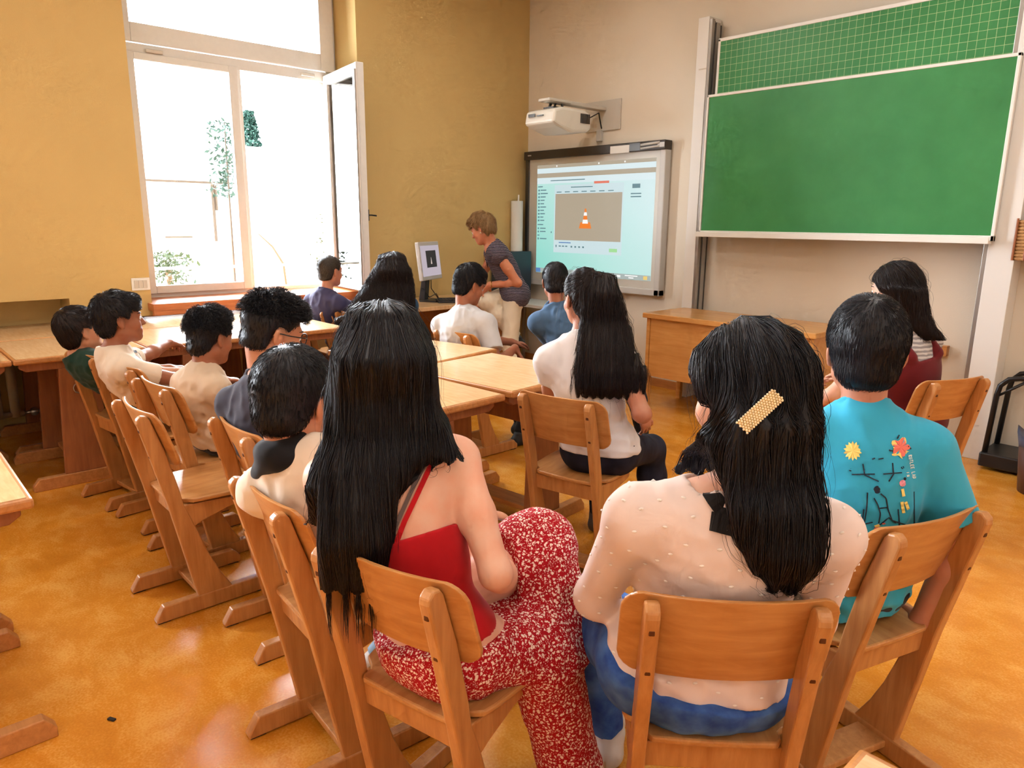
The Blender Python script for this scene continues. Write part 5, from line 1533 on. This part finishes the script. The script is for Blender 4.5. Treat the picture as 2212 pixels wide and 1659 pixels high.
# ---------------- boy in turquoise
p = Per((-.73, 1.91, .56), 62, top(1884, 640, (-.765, 1.92), .150), 30, 2, 0, .97, 1.10, syaw=36, bow=.05, wd=.97, shw=.155, ndown=.175)
p.arm('R', at(1985, 1340, (-.56, 2.0)), (.6, .4, -.6), hdir=(-.5, .3, -.6), palm=(-.6, -.5, 0)).arm('L', p.P + p.fp * .3 - p.rp * .1 + vec(0, 0, .1), (-.6, -.4, -.7)).seat_legs(.38, .12)
p.leg('R', (-.98, 2.18, .075), yaw=30)
def shirt_blue(p=p):
    G = tee(p, .016, .70, .074, .066, -.085, wr=.004, fr=26); r = field(G, .006, 2); p.shirtF = r[2]; return r[:2]
def extra_blue(p, root, o):
    F = p.shirtF
    ob = p.parts['tee_shirt'][0][0]
    def strokes(name, m, lines, w):
        mb = MB(); ok = False
        for ln in lines:
            ww = w
            r = back_ribbon(p, F, ln, ww, max(4, 3 * len(ln)), lift=.0035, th=.0012)
            if r: mb.add(r.v, r.f); ok = True
        if ok: mb.build(name, m, root, loc=tuple(-o))
    def blob(name, m, u, v, rad, spikes=0, lift=.0034):
        c = on_back(p, F, u, v, lift)
        if c is None: return
        n_ = 28; ring = []
        for k in range(n_):
            a = 2 * PI * k / n_; r_ = rad * (1 + (.35 if spikes and k % 2 else 0)) if spikes >= 0 else rad * (1 + .22 * math.cos(5 * a))
            q_ = on_back(p, F, u + r_ * math.cos(a), v + r_ * math.sin(a) * 1.05, lift); ring.append(q_ if q_ is not None else c)
        mb = MB(); mb.add([c] + ring, [(0, k + 1, (k + 1) % n_ + 1) for k in range(n_)])
        d = unit(CAMP - c) * .0006; mb.add([c - d] + [x - d for x in ring], [(0, (k + 1) % n_ + 1, k + 1) for k in range(n_)])
        mb.build(name, m, root, loc=tuple(-o))
    blob('sun_print', M['print_y'], 1842, 974, 15, 1)
    blob('flower_print', M['print_r'], 1946, 966, 17, -1); blob('flower_print', M['print_y'], 1946, 968, 20, -1, .0028)
    blob('dot_print', M['print_k'], 1837, 1015, 3); blob('dot_print', M['print_k'], 1950, 1010, 3); blob('dot_print', M['print_k'], 1955, 1034, 3)
    strokes('line_print', M['print_k'], [[(1864, 1002), (1868, 1026), (1898, 1040)], [(1928, 1000), (1930, 1024), (1920, 1040)], [(1840, 1025), (1890, 1024)], [(1908, 1024), (1948, 1021)],
            [(1874, 1064), (1872, 1100), (1866, 1136), (1846, 1142)], [(1866, 1100), (1862, 1134)], [(1974, 1062), (1975, 1130)], [(1940, 1100), (1943, 1136)], [(1850, 1136), (1885, 1128)],
            [(1888, 1076), (1896, 1090), (1902, 1110), (1898, 1130)], [(1902, 1066), (1914, 1076), (1918, 1100), (1926, 1122)], [(1900, 1098), (1918, 1096)], [(1884, 992), (1890, 990)], [(1898, 992), (1908, 990)],
            [(1930, 975), (1920, 972)], [(1938, 948), (1942, 940)], [(1968, 970), (1962, 964)], [(1930, 1125), (1970, 1138)], [(1900, 1134), (1920, 1118), (1935, 1130)]], .0014)
    blob('hat_print', M['print_k'], 1895, 1058, 8); blob('cap_print', M['print_p'], 1950, 1044, 7)
    strokes('figure_print', M['print_y'], [[(1949, 1056), (1952, 1072)], [(1948, 1084), (1952, 1108)], [(1956, 1084), (1962, 1100)], [(1890, 1138), (1900, 1134)]], .0036)
    strokes('shoe_print', M['print_r'], [[(1888, 1142), (1898, 1140)], [(1906, 1132), (1912, 1130)]], .002)
    # lettering down the right of the print, running along the cloth
    def text(s_, u0, v0, du, dv, hgt, m):
        G5 = {'R': [[(0, 0), (0, 1)], [(0, 1), (.6, .8), (0, .5)], [(.1, .5), (.6, 0)]], 'U': [[(0, 1), (0, .1), (.5, 0), (.6, 1)]], 'T': [[(0, 1), (.6, 1)], [(.3, 1), (.3, 0)]], 'L': [[(0, 1), (0, 0), (.6, 0)]], 'E': [[(.6, 1), (0, 1), (0, 0), (.6, 0)], [(0, .5), (.5, .5)]],
              'N': [[(0, 0), (0, 1), (.6, 0), (.6, 1)]], 'A': [[(0, 0), (.3, 1), (.6, 0)], [(.1, .4), (.5, .4)]], 'D': [[(0, 0), (0, 1), (.5, .8), (.5, .2), (0, 0)]], 'S': [[(.6, .9), (.1, .9), (.1, .55), (.6, .45), (.6, .1), (0, .1)]], 'I': [[(.2, 0), (.2, 1)]], ' ': [], 'H': [[(0, 0), (0, 1)], [(.6, 0), (.6, 1)], [(0, .5), (.6, .5)]], 'M': [[(0, 0), (0, 1), (.3, .4), (.6, 1), (.6, 0)]]}
        lines = []
        L_ = math.hypot(du, dv); ex_ = (du / L_, dv / L_); ey = (ex_[1], -ex_[0])
        for i, chh in enumerate(s_):
            for stq in G5.get(chh, []):
                lines.append([(u0 + du * i + ex_[0] * a * L_ + ey[0] * b * hgt, v0 + dv * i + ex_[1] * a * L_ + ey[1] * b * hgt) for a, b in stq])
        strokes('lettering', m, lines, .0008)
    text('RUTLEE LAD', 1962, 984, 1.0, 5.2, 7, M['print_w']); text('IS', 1958, 1020, .8, 6, 5, M['print_w']); text('IH', 1846, 1157, 6, -.3, 8, M['print_w']); text('LE', 1846, 1170, 6, -.3, 8, M['print_w'])
BLUE = p
person('boy with short black hair in a turquoise printed tee', p, SK['mid'],
       [short_hair(p, HR['black'], 3, 0, 5200, .022, ts=.013, tt=.022, tb=.016, nape=-.100, fwd=.0, crown=(0, -.05, .10), lift=.001, grow=.0009, wid=.0007, noise=.0012, burn=.02), ('tee_shirt', M['turq'], shirt_blue), garment('trousers', M['blackc'], trousers(p, .012, .0), .007)] + shoes(p, M['shoe_b']), extra_blue, .0055)

# ---------------- girl with the ponytail
p = Per((-1.925, 2.275, .555), 25, top(1262, 582, (-1.99, 2.30), .126), 70, 4, 0, .96, .98, syaw=39, bow=.02, wd=.96)
p.arm('L', p.P + p.fp * .24 - p.rp * .13 + vec(0, 0, .07), -p.fp * .8 - vec(0, 0, 1) - p.rp * .5).arm('R', at(1378, 885, (-1.68, 2.56)), (.6, -.3, -.5), hdir=(.2, .5, -.75), palm=(-.9, .2, -.3), curl=.3, spread=.25).seat_legs(.40, .11)
p.ank['R'] = np.append((-1.92, 2.72, .075), [10, 0]); p.leg('R', (-1.93, 2.70, .075), yaw=10)
def hair_pony(p=p):
    rng = np.random.default_rng(6); G = S(); p.cap(G, .010, .014, .016, nape=-.085, ear=True)
    q = (-1.945, 2.225)
    tie = at(1297, 606, (-1.955, 2.235)); G.rc(p.H((0, -.08, .06)), tie, .035, .026, .02)
    curtain(G, [(1275, 1325, 592, (-1.955, 2.235), .022), (1272, 1338, 630, (-1.945, 2.22), .034), (1260, 1352, 690, (-1.93, 2.20), .040), (1244, 1368, 750, (-1.915, 2.175), .042), (1236, 1390, 800, (-1.905, 2.16), .038), (1248, 1376, 840, (-1.90, 2.15), .024), (1268, 1345, 858, (-1.898, 2.148), .010)], 40, .025, 2.0, p, .012, False)
    rt = rz(math.radians(40))[:, 0]
    G.fn(lambda g, X, Y, Z: g + f32(.0022) * np.sin((X * f32(rt[0]) + Y * f32(rt[1])) * 190 + 3 * wob(X, Y, Z * .3, 14, 2)) + f32(.003) * wob(X, Y, Z * f32(.3), 34, 2))
    V, Q, F = field(G, .006, 1)
    capz = lambda c: ((c - p.hc) @ p.Rh / p.hs)[:, 1] > -.09
    a = lay(p, F, V, Q, 1800, .13, 10, flow_to(tie), rng, ok=capz, lift=.0015, width=.0009)
    b = lay(p, F, V, Q, 3200, .20, 12, lambda x: np.tile([0, 0, -1.], (len(x), 1)) + (x - tie) * .8, rng, ok=lambda c: ((c - p.hc) @ p.Rh / p.hs)[:, 1] < -.085, lift=.003, width=.0009, curl=.004, curlf=24)
    st = lay(p, F, V, Q, 160, .22, 12, lambda x: np.tile([0, 0, -1.], (len(x), 1)) + (x - tie) * 1.2, rng, lift=.012, width=.0005, curl=.014, curlf=22)
    return join((V, Q), a, b, st)
def extra_pony(p, root, o):
    for s in (-1, 1): MB().ball(p.H((s * .079, -.004, -.04)) - o, .004, 8).build('earring', M['pearl'], root, smooth=True)
PONY = p
person('girl with a long dark ponytail in a white short sleeved tee', p, SK['mid'],
       [('hair', HR['dark'], hair_pony), garment('tee_shirt', M['whitetee'], tee(p, .019, .34, .060, .064, .0, wr=.0025, fr=34, collar=False), .006), garment('jeans', M['jeans_dk'], trousers(p, .008, .04, wr=.001), .006)] + shoes(p, M['shoe_g']), extra_pony, .0055)
# ---------------- boy with the black neck scarf
def lap(p, d=.28, w=.10, z=.08, pole=.3):
    return p.arm('L', p.P + p.fp * d - p.rp * w + vec(0, 0, z), -p.fp - vec(0, 0, 1) - p.rp * pole).arm('R', p.P + p.fp * d + p.rp * w + vec(0, 0, z), -p.fp - vec(0, 0, 1) + p.rp * pole)
p = Per((-1.63, 1.055, .55), -4, top(630, 760, (-1.66, 1.07), .140), 28, 16, 0, .90, 1.14, syaw=32, bow=.05, wd=.94, ndown=.175)
lap(p, .28, .06, .08, .05).seat_legs(.38, .10)
p.leg('L', (-1.86, 1.10, .085), pole=(0, 1, 0), yaw=-10, pitch=0)
def scarf(p=p):
    G = S(); t = np.linspace(0, 2 * PI, 15)
    hb = p.H((0, -.03, -.075)); ax = unit(hb - p.N); ba = p.N * .52 + hb * .48; e2 = unit(np.cross(ax, p.rs)); e1 = np.cross(e2, ax)
    pts = [ba + e1 * .058 * math.sin(a) - e2 * .060 * math.cos(a) + ax * .014 * math.cos(a) for a in t]
    for i in range(14): G.rc(pts[i], pts[i + 1], .022, .022, .02)
    for i in range(14): G.rc(pts[i] - p.up * .022 * 1.0, pts[i + 1] - p.up * .022, .022, .022, .02)
    G.el(p.N + p.up * .028, (.098, .082, .046), np.array([p.rs, p.fs, p.up]), .02)
    a = p.N + p.fs * .075 + p.rs * .03; G.rc(a, a + p.fs * .04 - p.up * .08, .03, .012, .02)
    G.fn(lambda g, X, Y, Z: g + f32(.003) * wob(X, Y, Z, 60, 2)); return G
person('boy with very short black hair in a cream tee and a black neck scarf', p, SK['tan'],
       [short_hair(p, HR['black'], 12, 0, 5200, .020, ts=.013, tt=.018, tb=.016, nape=-.095, crown=(0, -.05, .10), fwd=.1, grow=.0008, wid=.0007, noise=.001, burn=.015),
        garment('tee_shirt', M['cream'], tee(p, .012, .6, .068, .070, -.07, collar=False), .006), garment('neck_scarf', M['scarf'], scarf(), .006), garment('trousers', M['lightjeans'], trousers(p, .014, .0), .007)] + shoes(p, M['shoe_w']), None, .0055)

# ---------------- boy with glasses
p = Per((-2.375, 1.12, .555), -2, top(584, 636, (-2.40, 1.17), .138), -2, 16, 6, .97, 1.05, syaw=22, bow=.04, wd=1.0, ndown=.19)
lap(p, .28, .06, .10).seat_legs(.40, .10)
def extra_glass(p, root, o):
    mb = MB(); y = .101
    for s in (-1, 1):
        c = vec(s * .033, y, .002)
        ring = [p.H(c + vec(.024 * math.cos(a), -.004 * abs(math.cos(a)), .019 * math.sin(a) * (1 if math.sin(a) > 0 else 1.05))) - o for a in np.linspace(0, 2 * PI, 20)]
        mb.tube(ring, .0022, 6)
        mb.tube([p.H(q_) - o for q_ in ((s * .057, y - .004, .010), (s * .072, y - .02, .011), (s * .079, .03, .010), (s * .081, -.012, .012), (s * .078, -.03, -.004))], .0024, 6)
    mb.tube([p.H(q_) - o for q_ in ((-.010, y, .008), (0, y + .003, .011), (.010, y, .008))], .0022, 6)
    g = mb.build('glasses', M['frame_g'], root, smooth=True)
    for s in (-1, 1):
        ln = MB(); ctr = p.H((s * .033, y - .001, .002)) - o
        ring = [p.H((s * .033 + .022 * math.cos(a), y - .001 - .004 * abs(math.cos(a)), .002 + .017 * math.sin(a))) - o for a in np.linspace(0, 2 * PI, 17)[:-1]]
        ln.add([ctr] + ring, [(0, k + 1, (k + 1) % 16 + 1) for k in range(16)]).build('lens', M['glass'], g)
person('boy with dark framed glasses and an undercut of black curls in a charcoal tee', p, SK['tan'],
       [short_hair(p, HR['black'], 14, 0, 1800, .016, ts=.004, tt=.020, tb=.010, nape=-.070, low=.0, crown=(0, -.04, .11), fwd=.05, grow=.0008, wid=.0008, noise=.004, nf=46, front=.0,
                   vol=[((0, -.01, .090), (.058, .080, .034)), ((0, .058, .088), (.048, .038, .024))], top_curl=(.066, 2600, .028, .0026, .007)),
        garment('tee_shirt', M['char'], tee(p, .014, .62, .068, .072, -.07), .006), garment('trousers', M['blackc'], trousers(p, .012, .0), .007)] + shoes(p, M['shoe_w']), extra_glass, .005)

# ---------------- curly boy in beige
p = Per((-3.25, 1.15, .55), 6, top(449, 662, (-3.25, 1.21), .145), 20, 10, 0, .87, 1.0, syaw=8, bow=.045, wd=.95, ndown=.18)
lap(p, .30, .05, .12).seat_legs(.38, .10)
person('boy with curly black hair in a plain beige tee', p, SK['brown'],
       [short_hair(p, HR['black'], 15, 0, 1600, .016, ts=.008, tt=.026, tb=.012, nape=-.085, crown=(0, -.03, .11), fwd=.2, grow=.0008, wid=.0009, noise=.005, nf=52,
                   vol=[((0, .01, .098), (.066, .080, .032))], top_curl=(.04, 2400, .034, .0018, .007)),
        garment('tee_shirt', M['beige'], tee(p, .014, .62, .066, .066, -.06), .006), garment('trousers', M['blackc'], trousers(p, .012, .0), .007)] + shoes(p, M['shoe_w']), None, .0055)

# ---------------- boy in the printed white tee with his arm on the desk
p = Per((-3.79, 1.17, .55), 4, top(252, 629, (-3.80, 1.16), .140), -4, -2, 0, .90, 1.0, syaw=-8, bow=.05, wd=.93)
p.arm('R', p.P + p.fp * .30 + p.rp * .08 + vec(0, 0, .10), -p.fp - vec(0, 0, 1)).arm('L', at(378, 737, (-4.33, 1.35)), (-.3, -.2, -.7), hdir=(-.75, .55, -.25), palm=(0, 0, -1), curl=.35, spread=.2).seat_legs(.38, .10)
def extra_print(p, root, o):
    F = p.shirtF; mb = MB(); c0 = p.C - p.up * .01
    for i, (a, b, t) in enumerate([(-.08, .03, 0), (-.07, .0, 0), (-.03, .07, 1), (0, .05, 1), (.03, .08, 0), (-.05, -.06, 1), (.06, -.02, 0), (.02, -.05, 1), (-.09, -.03, 1), (.08, .05, 1), (-.10, .06, 0), (.09, -.06, 0)]):
        pts = []
        for e in np.linspace(-1, 1, 6):
            q0 = c0 + p.rs * (a + (0 if t else .022) * e) + p.up * (b + (.022 if t else .006) * e) + p.fs * .3
            r = snap(F, q0, -p.fs, .4)
            if r is not None: pts.append(r + p.fs * .003)
        if len(pts) > 2:
            rb = ribbon(pts, [p.fs] * len(pts), .006, .001); mb.add(rb.v, rb.f)
    mb.build('chest_print', M['print_k'], root, loc=tuple(-o))
def shirt_print(p=p):
    r = field(tee(p, .014, .62, .066, .068, -.06), .006, 2); p.shirtF = r[2]; return r[:2]
person('boy in a dark printed white tee stretching his arm onto the window desk', p, SK['brown'],
       [short_hair(p, HR['black'], 16, .0015, 3600, .020, ts=.014, tt=.026, tb=.018, nape=-.088, crown=(0, -.04, .11), fwd=.4, grow=.0016, wid=.0009, noise=.004, nf=40, front=-.012, vol=[((0, .05, .088), (.058, .050, .032))]),
        ('tee_shirt', M['cream'], shirt_print), garment('trousers', M['blackc'], trousers(p, .012, .0), .007)] + shoes(p, M['shoe_b']), extra_print, .005)

# ---------------- boy at the left end
p = Per((-4.212, 1.15, .54), 8, top(166, 660, (-4.21, 1.08), .135), 12, -8, 0, .84, .98, syaw=14, bow=.02, wd=1.0, nback=.03, ndown=.175)
lap(p, .26, .08, .10).seat_legs(.36, .10)
person('boy leaning back in a dark green tee at the left end of the row', p, SK['tan'],
       [short_hair(p, HR['dark'], 17, 0, 3600, .028, ts=.013, tt=.020, tb=.018, nape=-.090, crown=(0, -.05, .10), fwd=.3, grow=.0008, wid=.0008, noise=.002, front=-.010),
        garment('tee_shirt', M['dkgreen'], tee(p, .014, .62, .066, .066, -.06), .007), garment('trousers', M['blackc'], trousers(p, .012, .0), .008)] + shoes(p, M['shoe_b']), None, .006)

# ---------------- boy in navy by the window
p = Per((-5.20, 2.90, .55), 0, top(712, 553, (-5.12, 2.84), .124), 12, 2, 0, .92, .98, syaw=16, bow=.06, wd=1.0, nback=.07)
lap(p, .34, .05, .18).seat_legs(.38, .10)
person('boy with cropped hair in a navy tee in front of the open window', p, SK['mid'],
       [short_hair(p, HR['grey'], 18, 0, 3000, .014, ts=.007, tt=.010, tb=.008, nape=-.075, crown=(0, -.05, .10), fwd=.1, grow=.0006, wid=.0007, noise=.001),
        garment('tee_shirt', M['navy'], tee(p, .012, .62, .066, .066, -.06), .007), garment('trousers', M['blackc'], trousers(p, .012, .0), .008)] + shoes(p, M['shoe_b']), None, .006)

# ---------------- girl with long wavy hair
p = Per((-4.80, 2.98, .55), 20, top(848, 549, (-4.66, 3.0), .124), 46, 6, -4, .93, 1.0, syaw=50, bow=.05, wd=1.0)
lap(p, .32, .08, .14).seat_legs(.38, .10)
def hair_wavy(p=p):
    rng = np.random.default_rng(21); G = S(); p.cap(G, .018, .022, .026, nape=-.16, ear=False)
    q = (-4.74, 2.93)
    curtain(G, [(808, 884, 582, q, .09), (792, 890, 610, q, .08), (772, 892, 640, q, .07), (752, 893, 665, q, .06), (738, 893, 690, q, .05), (735, 893, 715, q, .035)], 56, .06, 2.2, p)
    G.fn(lambda g, X, Y, Z: g + f32(.006) * wob(X, Y, Z * f32(.5), 36, 2))
    V, Q, F = field(G, .009, 1)
    a = lay(p, F, V, Q, 3600, .26, 14, flow_down(p), rng, lift=.004, width=.0014, curl=.008, curlf=70)
    return join((V, Q), a)
person('girl with very long wavy dark hair sitting near the window', p, SK['mid'],
       [('hair', HR['dark'], hair_wavy), garment('tee_shirt', M['tealtop'], tee(p, .012, .6, .066, .066, -.06), .008), garment('trousers', M['blackc'], trousers(p, .012, .0), .008)] + shoes(p, M['shoe_b']), None, .0065)

# ---------------- boy in light grey
p = Per((-3.58, 3.01, .555), -6, top(1014, 574, (-3.56, 3.08), .132), -6, 20, 0, .97, 1.02, syaw=16, bow=.07, wd=1.06, nback=.07, shw=.165)
p.arm('R', at(1112, 752, (-3.28, 3.22)), (.4, -.3, -.6), hdir=(.35, .4, -.75)).arm('L', p.P + p.fp * .32 - p.rp * .04 + vec(0, 0, .12), -p.fp - vec(0, 0, 1)).seat_legs(.40, .12)
p.leg('R', (-3.46, 3.24, .075), yaw=-10)
person('boy with black hair in a light grey tee leaning forward beyond the middle desks', p, SK['brown'],
       [short_hair(p, HR['black'], 22, .001, 3600, .030, ts=.010, tt=.026, tb=.013, nape=-.080, crown=(0, -.04, .11), fwd=.4, grow=.0016, wid=.0010, noise=.004, nf=44, front=-.01, vol=[((0, .04, .09), (.060, .056, .034))]),
        garment('tee_shirt', M['greyt'], tee(p, .014, .66, .070, .066, -.08), .006), garment('trousers', M['blackc'], trousers(p, .012, .0), .007)] + shoes(p, M['shoe_b']), None, .0055)

# ---------------- boy in denim blue
p = Per((-3.08, 3.50, .555), 40, top(1200, 569, (-3.16, 3.56), .126), 50, 10, 0, .95, 1.0, syaw=50, bow=.05, wd=1.0)
lap(p, .30, .09, .12).seat_legs(.40, .12)
p.leg('R', (-2.93, 3.90, .075), yaw=40)
person('boy with cropped black hair in a denim blue tee half hidden by the ponytail girl', p, SK['brown'],
       [short_hair(p, HR['black'], 23, 0, 3200, .016, ts=.009, tt=.016, tb=.010, nape=-.080, crown=(0, -.05, .10), fwd=.1, grow=.0007, wid=.0008, noise=.001),
        garment('tee_shirt', M['denim_tee'], tee(p, .014, .62, .068, .066, -.08), .006), garment('trousers', M['blackc'], trousers(p, .012, .0), .007)] + shoes(p, M['shoe_b']), None, .0055)

# ---------------- person in burgundy
p = Per((-1.235, 3.755, .56), 68, top(1938, 571, (-1.30, 3.72), .128), 88, 8, 0, 1.0, 1.02, syaw=66, bow=.04, wd=1.02)
p.arm('L', at(1772, 868, (-1.62, 3.62)), (-.3, -.6, -.7), hdir=(-.3, .2, .6), palm=(.8, .3, 0), curl=.8).arm('R', p.P + p.fp * .34 - p.rp * .02 + vec(0, 0, .14), -p.fp - vec(0, 0, 1) + p.rp * .3).seat_legs(.42, .08)
def hair_burg(p=p):
    rng = np.random.default_rng(25); G = S(); p.cap(G, .012, .018, .022, nape=-.10, ear=True)
    q = (-1.22, 3.66)
    curtain(G, [(1915, 1990, 620, q, .06), (1935, 1996, 650, q, .05), (1955, 2002, 680, q, .04), (1970, 2012, 705, q, .03), (1985, 2030, 722, q, .018), (2005, 2040, 732, q, .008)], 20, .03)
    G.fn(lambda g, X, Y, Z: g + f32(.004) * wob(X, Y, Z * f32(.5), 36, 2))
    V, Q, F = field(G, .007, 1)
    a = lay(p, F, V, Q, 3000, .22, 12, flow_down(p, (0, .05, .10), 1, .2), rng, lift=.003, width=.0012, curl=.006, curlf=36)
    st = lay(p, F, V, Q, 160, .18, 12, flow_down(p, (0, .05, .10), 1, .2), rng, lift=.012, width=.0006, curl=.014, curlf=30)
    return join((V, Q), a, st)
def dress(p=p):
    G = S(); p.torso(G, .020, .06)
    G.el(p.P + p.fp * .1, (.19, .26, .13), rz(math.radians(68)).T, .06)
    for n in 'LR':
        G.rc(p.hipj[n], p.knee[n], .11, .10, .06); G.rc(p.knee[n], p.ank[n][:3] + vec(0, 0, .14), .10, .12, .06, cap=[((0, 0, .24), (0, 0, -1))])
    w = p.C - p.up * .02
    G.fn(lambda g, X, Y, Z: np.maximum(g + f32(.004) * wob(X, Y, Z, 30, 2), np.minimum((X - f32(w[0])) * f32(p.up[0]) + (Y - f32(w[1])) * f32(p.up[1]) + (Z - f32(w[2])) * f32(p.up[2]), 9)))
    for s in (-1, 1):
        a = p.N + p.rs * s * .085 - p.up * .03 - p.fs * .05
        G.rc(a, p.C + p.rs * s * .08 - p.fs * .10, .028, .03, .02); G.rc(a + p.up * .015, a + p.fs * .1, .028, .028, .02); G.rc(a + p.fs * .1, p.C + p.rs * s * .08 + p.fs * .10, .028, .03, .02)
    return G
person('person in a burgundy pinafore over a grey ribbed top, long dark hair, facing left', p, SK['light'],
       [('hair', HR['dark'], hair_burg), garment('ribbed_top', M['stripe_b'], tee(p, .010, .55, .062, .078, .05), .007), garment('pinafore', M['burg'], dress(), .008)] + shoes(p, M['shoe_b']), None, .006)

# ---------------- the woman at the computer
p = Per(at(1112, 636, (-4.62, 4.22)), 128, top(1042, 463, (-4.78, 4.02), .126), 118, 26, 6, 1.0, 1.0, syaw=146, bow=.02, wd=.88, nback=.08, ndown=.15, legk=.99)
p.arm('L', at(1058, 615, (-4.74, 3.98)), (.5, .5, -.6), hdir=(-.5, -.3, -.7), palm=(-.3, -.3, -1), curl=.5)
p.arm('R', at(1040, 640, (-4.95, 4.15)), (-.6, .2, -.3), hdir=(-.3, -.2, -.8), curl=.4)
_a = at(1112, 838, z=.085); p.leg('L', tuple(_a), pole=p.fp, yaw=140)
kn = at(1050, 650, (-4.85, 3.93)); p.knee['R'] = kn; p.ank['R'] = np.append(kn + vec(.17, .21, -.33), [140, 0])
def hair_teach(p=p):
    rng = np.random.default_rng(27); G = S(); p.cap(G, .016, .026, .022, nape=-.075, ear=True, low=-.02, burn=.01, front=-.012, vol=[((0, .03, .09), (.064, .07, .036))])
    G.fn(lambda g, X, Y, Z: g + f32(.005) * wob(X, Y, Z, 44, 3))
    V, Q, F = field(G, .006, 1)
    a = lay(p, F, V, Q, 2200, .055, 8, flow_short(p, (0, -.06, .10), .02, .5), rng, lift=.003, liftgrow=.0016, width=.0013, curl=.006, curlf=90)
    return join((V, Q), a)
def blouse_t(p=p):
    G = tee(p, .024, .02, .046, .086, -.10, wr=.002, collar=False)
    a = p.N - p.up * .02 + p.fs * .08; G.rc(a, p.C + p.fs * .14 - p.up * .0, .05, .012, .01, 's'); return G
def extra_teach(p, root, o):
    MB().ball(p.H((-.079, -.002, -.042)) - o, .006, 8).build('earring', M['pearl'], root, smooth=True); MB().ball(p.H((.079, -.002, -.042)) - o, .006, 8).build('earring', M['pearl'], root, smooth=True)
    for drop, rad, m, nm in ((.16, .0035, M['bead'], 'necklace'), (.10, .002, M['gold'], 'necklace')):
        pts = []
        for a in np.linspace(0, 2 * PI, 24):
            q0 = p.N + p.rs * .085 * math.sin(a) + p.up * (.02 - drop * max(0, math.cos(a)) ** 2 * .9) + p.fs * (.02 + .09 * math.cos(a))
            pts.append(q0 + p.fs * .012 * math.cos(a) - o)
        MB().tube(pts, rad, 6, cap=False).build(nm, m, root, smooth=True)
    for n, m in (('L', M['gold']), ('R', M['black'])):
        w = p.wri[n]; d = unit(p.wri[n] - p.elb[n]); a = unit(np.cross(d, vec(.3, .5, .8))); b = np.cross(d, a)
        MB().tube([w - d * .02 + (a * math.cos(t) + b * math.sin(t)) * .028 - o for t in np.linspace(0, 2 * PI, 16)], .004, 6).build('bracelet', m, root, smooth=True)
TEACH = p
person('woman with short blond hair in a striped top and cream trousers beside the monitor', p, SK['teach'],
       [('hair', HR['blond'], hair_teach), ('top', M['stripe_t'], lambda: field(blouse_t(), .006, 2)[:2]), garment('trousers', M['whitepants'], trousers(p, .006, .03, (.080, .064, .056, .050), wr=.003), .007)] + shoes(p, M['shoe_b']), extra_teach, .005)
build_people()
